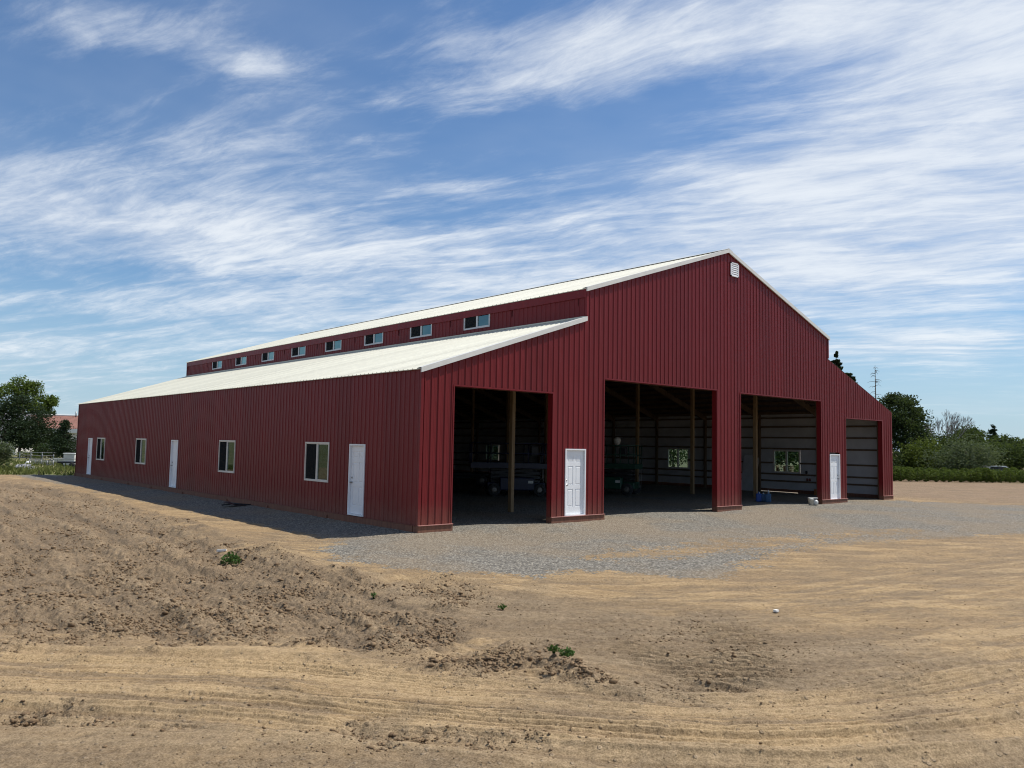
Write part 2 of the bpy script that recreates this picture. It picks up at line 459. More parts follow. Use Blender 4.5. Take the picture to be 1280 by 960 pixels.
# opening returns and headers
def jamb_mb(a, b, h):
    mb = MB(); d = .19
    mb.box(a - .012, a, -.026, d, ZB, h + .012); mb.box(b, b + .012, -.026, d, ZB, h + .012)
    mb.box(a, b, -.026, d, h, h + .012)
    # folded face lips
    mb.box(a - .045, a - .0125, -.0262, -.0225, ZB, h + .045); mb.box(b + .0125, b + .045, -.0262, -.0225, ZB, h + .045)
    mb.box(a - .012, b + .012, -.0262, -.0225, h + .0125, h + .045)
    return mb
for a, b, h in OPEN: jamb_mb(a, b, h).build('opening_jamb', 'redtrim', barn)
# skirt boards round the foot
piers = [(0, 1.10), (4.87, 7.23), (13.51, 15.13), (21.43, 23.74), (27.48, W)]
for a, b in piers:
    mb = MB(); mb.box(a - (.035 if a == 0 else .012), b + .012, -.052, .19, -.10, ZB - .001)
    mb.build('skirt_board', 'skirt', barn)
    mb = MB(); mb.bar((a - .03, -.052, ZB + .008), (b + .012, -.052, ZB + .008), .055, .016); mb.build('base_flashing', 'flash', barn)
y = .2; k = 0
while y < L:
    e = min(L, y + [4.88, 4.27, 3.66][k % 3])
    mb = MB(); mb.box(-.048, .0, y + .004, e - .004, -.085 - .012 * (k % 2), ZB - .001); mb.build('skirt_board', 'skirt', barn)
    mb = MB(); mb.box(-.085, -.05, e - .25, e - .11, -.16, .02); mb.build('skirt_cleat', 'skirt', barn)
    mb = MB(); mb.box(W, W + .048, y + .004, e - .004, -.045 if k % 3 == 1 else -.16, ZB - .001); mb.build('skirt_board', 'skirt', barn)
    y = e; k += 1
mb = MB(); mb.bar((-.041, .03, ZB + .004), (-.041, L, ZB + .004), .03, .008); mb.build('base_flashing', 'redtrim', barn)
mb = MB(); mb.box(0, W, L, L + .045, -.12, ZB - .001); mb.build('skirt_board', 'skirt', barn)

# windows: built in a local frame, u along the wall, n outwards, then placed
def place_frame(o, origin, u, n):
    u = Vector(u); n = Vector(n); z = Vector((0, 0, 1))
    o.matrix_local = Matrix(((u.x, n.x, z.x, origin[0]), (u.y, n.y, z.y, origin[1]), (u.z, n.z, z.z, origin[2]), (0, 0, 0, 1)))
def frame_mb(w, h, t=.045, n0=-.03, n1=.032):
    mb = MB()
    mb.box(0, w, n0, n1, 0, t); mb.box(0, w, n0, n1, h - t, h); mb.box(0, t, n0, n1, t, h - t); mb.box(w - t, w, n0, n1, t, h - t)
    mb.box(w / 2 - .03, w / 2 + .03, n0, n1 - .008, t, h - t)
    # sash rails
    for a, b, nn in ((t, w / 2 - .03, n1 - .014), (w / 2 + .03, w - t, n1 - .022)):
        s = .028
        mb.box(a, b, n0, nn, t, t + s); mb.box(a, b, n0, nn, h - t - s, h - t); mb.box(a, a + s, n0, nn, t + s, h - t - s); mb.box(b - s, b, n0, nn, t + s, h - t - s)
    return mb
def make_window(w, h, mt, glass, screen_left):
    t = .045
    win = frame_mb(w, h).build('window', mt, barn)
    for i, (a, b) in enumerate(((t + .028, w / 2 - .058), (w / 2 + .058, w - t - .028))):
        mb = MB(); mb.box(a, b, -.012 + i * .004, -.007 + i * .004, t + .028, h - t - .028); mb.build('pane', glass, win)
    a, b = (t + .02, w / 2 - .04) if screen_left else (w / 2 + .04, w - t - .02)
    mb = MB(); mb.box(a, b, .012, .0135, t + .02, h - t - .02); mb.build('insect_screen', 'screen', win)
    return win
wproto = make_window(1.60, 1.25, 'vinyl', 'glass', False)
cproto = make_window(1.56, .59, 'vinylw', 'glassteal', False)
first = True
for a, b in SWIN:
    w = wproto if first else copy_tree(wproto, barn); first = False
    place_frame(w, (0, (a + b) / 2 - .80, WZ[0]), (0, 1, 0), (-1, 0, 0))
    w = copy_tree(wproto, barn)
    for ch in list(w.children):
        if ch.name.startswith('insect'): bpy.data.objects.remove(ch)
    place_frame(w, (W, (a + b) / 2 + .80, WZ[0]), (0, -1, 0), (1, 0, 0))
first = True
for a, b in CWIN:
    w = cproto if first else copy_tree(cproto, barn); first = False
    place_frame(w, (XL, (a + b) / 2 - .78, CZ[0]), (0, 1, 0), (-1, 0, 0))

# walk doors
def make_door(w, h, knob_at_right):
    """u 0..w, n outwards; slab set back in a white frame"""
    mb = MB(); ft = .045; n1 = .030
    mb.box(0, ft, -.09, n1, 0, h); mb.box(w - ft, w, -.09, n1, 0, h); mb.box(ft, w - ft, -.09, n1, h - ft, h)
    mb.box(ft, w - ft, -.09, n1 + .02, 0, .035)
    d = mb.build('door', 'door', barn)
    sw0, sw1, sz0, sz1 = ft + .004, w - ft - .004, .042, h - ft - .004
    mb = MB(); W_, H_ = sw1 - sw0, sz1 - sz0; n = -.036
    st, mu = .115, .10
    pw = (W_ - 2 * st - mu) / 2
    zs = [(.24, .80), (.93, 1.53), (1.66, 1.86)]
    k = H_ / 2.03
    zs = [(a * k, b * k) for a, b in zs]
    mb.box(sw0, sw1, n - .035, n - .010, sz0, sz1)
    xs = [(0, st), (st + pw, st + pw + mu), (W_ - st, W_)]
    for a, b in xs: mb.box(sw0 + a, sw0 + b, n - .010, n, sz0, sz1)
    ed = [0] + [v for z in zs for v in z] + [H_]
    for i in range(0, len(ed), 2):
        for a, b in ((st, st + pw), (st + pw + mu, W_ - st)):
            mb.box(sw0 + a, sw0 + b, n - .010, n - .0003, sz0 + ed[i], sz0 + ed[i + 1])
    for z0, z1 in zs:
        for a, b in ((st, st + pw), (st + pw + mu, W_ - st)):
            g = .028
            x0, x1, y0, y1 = sw0 + a + g, sw0 + b - g, sz0 + z0 + g, sz0 + z1 - g
            c = .016
            vs = [(x0, n - .010, y0), (x1, n - .010, y0), (x1, n - .010, y1), (x0, n - .010, y1), (x0 + c, n - .002, y0 + c), (x1 - c, n - .002, y0 + c), (x1 - c, n - .002, y1 - c), (x0 + c, n - .002, y1 - c)]
            mb.add(vs, [(4, 5, 6, 7), (0, 1, 5, 4), (1, 2, 6, 5), (2, 3, 7, 6), (3, 0, 4, 7)])
    mb.build('door_slab', 'door', d)
    kx = sw1 - .065 if knob_at_right else sw0 + .065
    mb = MB(); mb.lathe((kx, n, .96), [(0, 0), (.032, 0), (.032, .008), (.012, .012), (.012, .035), (.026, .045), (.030, .058), (.022, .068), (0, .07)], 14, 'y'); mb.build('door_knob', 'chrome', d)
    mb = MB(); mb.lathe((kx, n, 1.10), [(0, 0), (.030, 0), (.030, .010), (.018, .018), (0, .018)], 14, 'y'); mb.build('deadbolt', 'chrome', d)
    return d
dl = make_door(.90, 2.10, True)      # knob toward larger u
first = True
for a, b in SDOOR:
    d = dl if first else copy_tree(dl, barn); first = False
    place_frame(d, (0, (a + b) / 2 - .45, .125), (0, 1, 0), (-1, 0, 0))
fr = make_door(.92, 2.08, False); place_frame(fr, (FDOOR[0][0], 0, .115), (1, 0, 0), (0, -1, 0))
fr2 = make_door(.92, 2.06, True); place_frame(fr2, (FDOOR[1][0], 0, .065), (1, 0, 0), (0, -1, 0))
# gable vent
mb = MB(); vx0, vx1, vz0, vz1 = 14.43, 14.97, 9.03, 9.58
for a in ((vx0, vx0 + .05, vz0, vz1), (vx1 - .05, vx1, vz0, vz1), (vx0, vx1, vz0, vz0 + .04), (vx0, vx1, vz1 - .04, vz1)): mb.box(a[0], a[1], -.06, -.021, a[2], a[3])
vent = mb.build('gable_vent', 'door', barn)
for k in range(6):
    z = vz0 + .035 + k * .080; mb = MB()
    mb.add([(vx0 + .05, -.055, z), (vx1 - .05, -.055, z), (vx1 - .05, -.026, z + .085), (vx0 + .05, -.026, z + .085), (vx0 + .05, -.050, z - .004), (vx1 - .05, -.050, z - .004), (vx1 - .05, -.022, z + .08), (vx0 + .05, -.022, z + .08)],
           [(0, 1, 2, 3), (7, 6, 5, 4), (0, 4, 5, 1), (2, 6, 7, 3)]); mb.build('louvre', 'door', vent)
# timber inside
def post(x, y, ztop, w=.14, d=.14, m='wood'):
    mb = MB(); mb.cbox(-w / 2, w / 2, -d / 2, d / 2, -.12 - 0, ztop, .008); mb.build('post', m, barn, (x, y, 0))
for k in range(1, 10):
    for x in (XL + .10, W - XL - .10): post(x, k * BAY, HU - .12, .15, .17)
for k in range(1, 10):
    post(W - .16, k * BAY, HE - .1, .14, .14, 'girt'); post(.16, k * BAY, HE - .1, .14, .14, 'girt')
for x in (3.2, 9.5, 14.27, 19, 25.3): post(x, L - .16, front_top(x) - .2, .14, .14, 'girt')
for z in (.55, .93, 1.55, 2.34, 2.95, 3.55, 4.05):
    for xw, sg in ((W, -1), (0, 1)):
        segs = [(0.05, L - .05)]
        if z == 1.55:
            e = [0.05] + [v for a, b in SWIN for v in (a, b)] + [L - .05]; segs = list(zip(e[0::2], e[1::2]))
        if xw == 0 and z < 2.2:
            hs = sorted(SDOOR + (SWIN if z == 1.55 else [])); e = [.05] + [v for q in hs for v in q] + [L - .05]; segs = list(zip(e[0::2], e[1::2]))
        mb = MB()
        for a, b in segs: mb.box(min(xw + sg * .014, xw + sg * .054), max(xw + sg * .014, xw + sg * .054), a, b, z - .045, z + .045)
        mb.build('wall_girt', 'girt', barn)
for z in (.6, 1.3, 2.0, 2.8, 3.6, 4.05, 5.0, 6.0):
    x0 = .1 if z < HE else (z - HE) / sl + .2
    mb = MB(); mb.box(x0, W - x0, L - .055, L - .013, z - .045, z + .045); mb.build('wall_girt', 'girt', barn)
# backing timber behind the front wall: headers over the openings
for a, b, h in OPEN:
    mb = MB(); mb.box(a - .15, b + .15, .20, .29, h + .0, h + .28); mb.build('header', 'girt', barn)
for a, b in piers:
    for x in ({a + .26, b - .26}):
        mb = MB(); mb.box(x - .07, x + .07, .195, .33, -.12, front_top(x) - .25); mb.build('pier_post', 'girt', barn)
# rafters and purlins
for k in range(0, 11):
    y = min(max(k * BAY, .35), L - .3); mb = MB()
    for a, b in (((.1, HE - .20), (XL, HL - .22)), ((XL, HU - .24), (W / 2, HP - .24)), ((W / 2, HP - .24), (W - XL, HU - .24)), ((W - XL, HL - .22), (W - .1, HE - .20))):
        mb.bar((a[0], y, a[1]), (b[0], y, b[1]), .08, .30)
    mb.bar((XL, y, HU - .4), (W - XL, y, HU - .4), .08, .24)
    mb.build('rafter', 'girt', barn)
def purlins(a, b, n):
    for i in range(n):
        t = (i + .5) / n; x, z = a[0] + (b[0] - a[0]) * t, a[1] + (b[1] - a[1]) * t
        mb = MB(); mb.box(x - .02, x + .02, .3, L - .3, z - .155, z - .012); mb.build('purlin', 'girt', barn)
purlins((0, HE), (XL, HL), 9); purlins((W, HE), (W - XL, HL), 9); purlins((XL, HU), (W / 2, HP), 11); purlins((W - XL, HU), (W / 2, HP), 11)

# ------------------------------------------------------------------ ground
def poly_world(pts): return np.array([ground_at(*p)[:2] for p in pts])
def poly_sd(poly, x, y):
    """signed distance, positive inside; only worked out near the polygon"""
    out = np.full(x.shape, -50.0)
    lo = poly.min(0) - 4; hi = poly.max(0) + 4
    k = (x > lo[0]) & (x < hi[0]) & (y > lo[1]) & (y < hi[1])
    px, py = x[k], y[k]
    d = np.full(px.shape, 1e9); ins = np.zeros(px.shape, bool); n = len(poly)
    for i in range(n):
        ax, ay = poly[i]; bx, by = poly[(i + 1) % n]
        ex, ey = bx - ax, by - ay
        t = np.clip(((px - ax) * ex + (py - ay) * ey) / (ex * ex + ey * ey + 1e-12), 0, 1)
        d = np.minimum(d, np.hypot(px - ax - t * ex, py - ay - t * ey))
        c = (ay > py) != (by > py)
        xi = ax + (py - ay) / (ey if abs(ey) > 1e-12 else 1e-12) * ex
        ins ^= c & (px < xi)
    out[k] = np.where(ins, d, -d)
    return out
def line_coords(line, x, y):
    """distance across and along a polyline"""
    best = np.full(x.shape, 1e9); al = np.zeros(x.shape); sgn = np.zeros(x.shape); acc = 0
    for (ax, ay), (bx, by) in zip(line[:-1], line[1:]):
        ex, ey = bx - ax, by - ay; ln = math.hypot(ex, ey)
        t = np.clip(((x - ax) * ex + (y - ay) * ey) / ln ** 2, 0, 1)
        d = np.hypot(x - ax - t * ex, y - ay - t * ey)
        k = d < best; best[k] = d[k]; al[k] = (acc + t * ln)[k]; sgn[k] = np.sign((x - ax) * ey - (y - ay) * ex)[k]; acc += ln
    return best * sgn, al
def smooth_line(pts, n=8):
    p = np.array(pts); out = []
    for i in range(len(p) - 1):
        a, b, c, d = p[max(i - 1, 0)], p[i], p[i + 1], p[min(i + 2, len(p) - 1)]
        for k in range(n):
            t = k / n
            out.append(.5 * ((2 * b) + (c - a) * t + (2 * a - 5 * b + 4 * c - d) * t * t + (3 * b - 3 * c + d - a) * t ** 3))
    out.append(p[-1]); return np.array(out)

P_GRAVEL = poly_world([(560, 640), (521, 662), (432, 676), (426, 690), (470, 701), (560, 711), (650, 716), (705, 709), (790, 712), (868, 719), (905, 708), (930, 694), (1010, 680), (1120, 672), (1300, 664), (1450, 660), (1450, 640), (1290, 633), (1120, 626), (1030, 629), (900, 638), (760, 646)])
P_THIN = poly_world([(700, 692), (800, 684), (880, 676), (1000, 668), (1110, 660), (1180, 664), (1040, 678), (940, 690), (880, 697), (780, 700), (720, 704)])
P_TILL = poly_world([(-260, 590), (-20, 598), (50, 606), (110, 618), (200, 645), (290, 680), (370, 703), (440, 722), (530, 752), (620, 792), (690, 832), (640, 842), (520, 832), (400, 812), (200, 806), (-20, 804), (-300, 800)])
P_BROWN = poly_world([(330, 705), (520, 728), (640, 738), (760, 752), (900, 765), (1060, 790), (1230, 828), (1200, 850), (1080, 868), (940, 874), (800, 864), (690, 838), (600, 790)])
P_TREAD = poly_world([(770, 800), (830, 772), (900, 768), (980, 800), (1010, 850), (940, 868), (840, 866), (790, 850)])
P_RIDGE = poly_world([(640, 806), (700, 830), (770, 858), (740, 862), (660, 838), (600, 820)])
P_STRIP1 = poly_world([(-60, 878), (90, 880), (200, 895), (265, 905), (250, 918), (120, 905), (-60, 905)])
P_STRIP2 = poly_world([(405, 893), (470, 893), (540, 905), (575, 919), (540, 930), (480, 942), (440, 925)])
P_STRIP3 = poly_world([(560, 922), (660, 915), (740, 930), (740, 945), (640, 940), (560, 936)])
P_GREYR = poly_world([(-60, 876), (120, 880), (300, 900), (480, 905), (640, 925), (800, 936), (960, 938), (1100, 928), (1320, 905), (1400, 1010), (-100, 1010)])
P_LUMP = poly_world([(480, 722), (560, 718), (600, 735), (620, 752), (560, 758), (500, 742)])
gl0, gl1 = ground_at(0, 593.5), ground_at(97, 594.5)

def terrain():
    cx, cy = CAM[0], CAM[1]
    yaw = math.atan2(FW[0], FW[1])
    a = np.concatenate([np.linspace(-R_(46), R_(46), 1350, endpoint=False), np.linspace(R_(46), 2 * math.pi - R_(46), 260, endpoint=False)]) + yaw
    inv = 1 / np.linspace(1 / 4.3, 1 / 95, 800)
    r = np.concatenate([np.linspace(.3, 4.2, 34), inv, np.geomspace(100, 7000, 50)])
    na, nr = len(a), len(r)
    Rg, A = np.meshgrid(r, a, indexing='ij')
    x = (cx + Rg * np.sin(A)).ravel(); y = (cy + Rg * np.cos(A)).ravel()
    rr = Rg.ravel(); near = sstep(110, 40, rr)
    z = base_z(x, y)
    n_w = fbm(x, y, .35, 4); n_e = fbm(x + 40, y, 1.1, 4); n_f = fbm(x, y + 70, 2.6, 3)
    edge = n_e * .55 + n_f * .2
    out = np.maximum(np.maximum(-x, x - W), np.maximum(-y, y - L))
    inside = sstep(.25, -.25, out)
    # masks
    g = sstep(-.8, .45, poly_sd(P_GRAVEL, x, y) + edge * 1.1)
    g = np.maximum(g, sstep(-.5, .5, 2.05 - np.maximum(-x, 0) + edge * .9 + .8 * sstep(20, 34, y)) * sstep(-1.0, .3, y + .5) * sstep(40, 37, y) * (x < 1))
    thin = sstep(-.8, .9, poly_sd(P_THIN, x, y) + edge * 1.8)
    g = np.maximum(g * (1 - .84 * thin), inside)
    g = np.maximum(g, sstep(1.6, .8, np.abs(out - .0)) * (x > W - .5) * (y > 1) * 0.7)
    till = sstep(-.9, .9, poly_sd(P_TILL, x, y) + edge * 1.5) * sstep(-.3, 1.3, poly_sd(P_TILL, x, y) + .45 + n_f * 1.0 + n_e * 1.0)
    brown = sstep(-1.0, 1.0, poly_sd(P_BROWN, x, y) + edge * 1.8)
    tread = sstep(-.3, .4, poly_sd(P_TREAD, x, y) + edge * .7)
    ridge = sstep(-.12, .18, poly_sd(P_RIDGE, x, y) + edge * .3)
    strips = np.maximum.reduce([sstep(-.12, .25, poly_sd(P_STRIP1, x, y) + edge * .4), sstep(-.08, .16, poly_sd(P_STRIP2, x, y) + edge * .3), sstep(-.12, .25, poly_sd(P_STRIP3, x, y) + edge * .45) * .6]) * np.clip(.55 + 1.3 * n_f, .15, 1)
    greyr = sstep(-.3, .4, poly_sd(P_GREYR, x, y) + edge * .8)
    lump = sstep(-.3, .3, poly_sd(P_LUMP, x, y) + edge * .6)
    e = gl1[:2] - gl0[:2]; e = e / np.hypot(*e)
    beyond = (x - gl0[0]) * (-e[1]) + (y - gl0[1]) * e[0]
    grass = sstep(-.3, 1.2, beyond + edge * 1.5) * sstep(W + 14, W + 8, x) * sstep(29, 35, y)
    field = sstep(W + 1, W + 6, x) * sstep(-14, -2, y) * (1 - g)
    hed = np.maximum(0, (x - 40) * FW[0] + (y - 10) * FW[1])
    far = sstep(80, 95, rr)
    grass = np.maximum(grass, far * .55)
    # relief
    bill = np.abs(fbm(x, y, 5.2, 3, .55)); cl = np.abs(perlin(x * 9.3, y * 9.3))
    rough = np.maximum.reduce([till * (.62 + .5 * np.clip(n_w + .3, 0, 1)), strips * .85, ridge * .9, brown * .16, tread * .28, lump * .6])
    z = z + near * (.035 * n_w + .012 * n_e + .004 * n_f) * (1 - .7 * inside)
    z = z + near * rough * (.095 * (bill - .28) + .055 * (cl - .22) + .06 * n_f + .05 * n_e)
    z = z + near * g * .010 * perlin(x * 13, y * 13)
    # the low bank along the edge of the worked soil, and a few pushed-up banks
    bank = smooth_line(poly_world([(20, 606), (110, 622), (190, 648), (235, 660), (300, 682), (360, 706), (430, 726)]))
    bd, ba = line_coords(bank, x, y)
    z = z + near * .20 * np.exp(-(bd / .55) ** 2) * (.55 + .9 * np.clip(perlin(ba * .35, ba * 0 + 3.3) + .25, 0, 1)) * sstep(60, 20, rr)
    z = z + .10 * ridge * near - .03 * tread * near
    z = z - .045 * strips * near
    # wheel tracks: long streaks and fine ridges that follow the curve the trucks drove
    nearpt = rr < 60; xn, yn = x[nearpt], y[nearpt]
    def path(pts):
        d = np.full(x.shape, 99.0); al = np.zeros(x.shape)
        dn, an = line_coords(smooth_line(poly_world(pts), 6), xn, yn); d[nearpt] = dn; al[nearpt] = an; return d, al
    tone = np.zeros(x.shape)
    main = [(-260, 838), (-60, 842), (120, 846), (330, 856), (560, 876), (800, 896), (960, 902), (1120, 892), (1300, 866), (1480, 835)]
    d, al = path(main)
    wob = d + .06 * perlin(al * .22, al * 0 + 4.4)
    band = sstep(1.35, .75, np.abs(d)) * near
    st = fbm(al * .16, wob * 5.5, 1.0, 4, .62); st_f = fbm(al * .35 + 9, wob * 17, 1.0, 3, .6)
    z = z + band * (.022 * st + .007 * st_f)
    tone = tone + band * (1.5 * st + .6 * st_f + .22)
    for off, half, amp, pitch in ((-.62, .17, .012, .072), (-.30, .10, .008, .06), (.28, .20, .013, .078), (.75, .15, .010, .066), (1.15, .14, .009, .07)):
        w = wob - off + .05 * perlin(al * .2 + off * 7, al * 0)
        m = np.exp(-(w / half) ** 4) * near * np.clip(.70 + 1.4 * perlin(al * .22 + off * 31, d * .3), 0, 1)
        z = z + m * (1.5 * amp * np.sin(w / pitch * 2 * math.pi) - amp * 1.3); tone = tone + m * (.75 * np.sin(w / pitch * 2 * math.pi) + .30)  # tone paints the ridge crests sunlit and the grooves shaded
    for off, wd_ in ((-.80, .20), (.78, .24), (-2.0, .25)):        # pale, smooth, packed wheel lanes
        tone = tone + near * .55 * np.exp(-((wob - off) / wd_) ** 4) * np.clip(.7 + .9 * perlin(al * .2 + off * 5, al * 0), 0, 1)
    for off, dep in ((-.95, .048), (-.42, .030), (.55, .048), (1.0, .040)):      # ruts with a little shoulder thrown up beside them
        w = wob - off - .10 * perlin(al * .15 + off * 13, al * 0)
        m = near * np.clip(.6 + 1.2 * perlin(al * .18 - off * 17, al * 0), 0, 1)
        z = z + m * dep * (-np.exp(-(w / .12) ** 2) + .75 * np.exp(-((np.abs(w) - .22) / .08) ** 2)); tone = tone + m * (.5 * np.exp(-((np.abs(w) - .22) / .08) ** 2) - .5 * np.exp(-(w / .10) ** 2))
    for pts, half, amp, wid in (([(300, 672), (430, 690), (600, 738), (800, 758), (1000, 748), (1300, 705), (1480, 688)], 2.4, .020, 3.6),
                           ([(640, 842), (820, 868), (1000, 880), (1180, 868), (1340, 835), (1480, 800)], .55, .018, 7.0),
                           ([(640, 800), (800, 830), (1000, 845), (1160, 830), (1300, 790), (1480, 760)], .9, .016, 5.0)):
        d, al = path(pts); w = d + .08 * perlin(al * .2, al * 0 + wid)
        m = np.exp(-(d / half) ** 2) * near; q = fbm(al * .18 + wid, w * wid, 1.0, 4, .62)
        z = z + m * (1 - g) * (1 - .6 * till) * amp * q; tone = tone + m * .8 * q
    # rows of the worked soil run along its bank
    d, al = path([(-120, 598), (50, 612), (200, 655), (330, 700), (430, 730), (560, 775), (690, 828), (800, 880)])
    q = fbm(al * .10, (d + .25 * perlin(al * .25, d * .2)) * 1.5, 1.0, 3, .6); z = z + near * till * .13 * q; tone = tone + till * 1.2 * q
    # cleat marks of a crawler in the pushed ground
    cl_dir = np.array([.88, .48]); u = x * cl_dir[0] + y * cl_dir[1]; v = x * cl_dir[1] - y * cl_dir[0]
    lug = np.maximum(0, np.sin(u / .15 * 2 * math.pi + perlin(v * .6, u * .3) * 1.3)) ** 1.4
    cle = np.maximum(tread, .5 * lump) * np.clip(perlin(v * .8 + 5, u * .6) * 2.2 + .55, 0, 1)
    z = z + near * cle * (lug - .25) * .06
    # streaky scraping of the graded dirt, running with the grader
    gu = x * RT[0] + y * RT[1]; gv = -x * RT[1] + y * RT[0]
    sc = fbm(gu * .22 + 3 * n_w * .1, gv * 1.7, 1.0, 4, .55)
    sc2 = fbm(gu * .55 + 7, gv * 6.5 + n_e * .5, 1.0, 3, .6); z = z + near * (1 - g) * (1 - till) * (.030 * sc + .009 * sc2 * sstep(30, 14, rr))
    ct = fbm(x * .6 + 31, y * .6, 3.4, 4, .6); z = z + near * (1 - g) * (1 - till) * (.010 + .018 * np.clip(n_w + .1, 0, 1)) * ct
    # fine worn grit
    z = z + near * (1 - g) * (.004 * perlin(x * 24, y * 24) + .004 * np.abs(perlin(x * 41, y * 41))) * sstep(26, 10, rr)
    z = np.where(inside > .5, np.minimum(z, -.055), z)
    verts = np.empty((na * nr + 1, 3)); verts[:-1, 0] = x; verts[:-1, 1] = y; verts[:-1, 2] = z; verts[-1] = (cx, cy, float(base_z(cx, cy)))
    i = np.arange(nr - 1)[:, None] * na; j = np.arange(na)[None, :]; j2 = (j + 1) % na
    quads = np.stack([i + j, i + na + j, i + na + j2, i + j2], -1).reshape(-1, 4)
    tri = np.stack([np.full(na, na * nr), np.arange(na), (np.arange(na) + 1) % na], -1)
    me = bpy.data.meshes.new('ground')
    me.vertices.add(len(verts)); me.vertices.foreach_set('co', verts.ravel())
    me.loops.add(quads.size + tri.size); me.loops.foreach_set('vertex_index', np.concatenate([quads.ravel(), tri.ravel()]).astype(np.int32))
    npoly = len(quads) + len(tri); me.polygons.add(npoly)
    ls = np.concatenate([np.arange(len(quads)) * 4, len(quads) * 4 + np.arange(len(tri)) * 3]).astype(np.int32)
    me.polygons.foreach_set('loop_start', ls)
    me.polygons.foreach_set('use_smooth', np.ones(npoly, bool))
    me.update(calc_edges=True)
    me.validate()
    def attr(n, v):
        at = me.attributes.new(n, 'FLOAT', 'POINT'); at.data.foreach_set('value', np.append(v, 0).astype(np.float32))
    attr('gravel', g); attr('tilled', np.clip(np.maximum(till, .85 * np.maximum(strips, ridge)), 0, 1)); attr('brown', np.clip(brown + .5 * tread + .62 * greyr + field * (.75 + .8 * sc), 0, 1))
    attr('grass', grass); attr('field', np.clip(field * (1 + 1.2 * sc), 0, 1)); attr('streak', np.clip(tone + .7 * sc * (1 - band), -1, 1))  # streak colour also paints in shading for ridges the sun runs along
    nrm = np.zeros(len(verts))
    o = bpy.data.objects.new('ground', me); COL.objects.link(o); o['kind'] = 'structure'
    return o, (lambda: (x, y, z, till, strips, ridge, g, rr, tread, lump, brown))
ground, _tm = terrain()

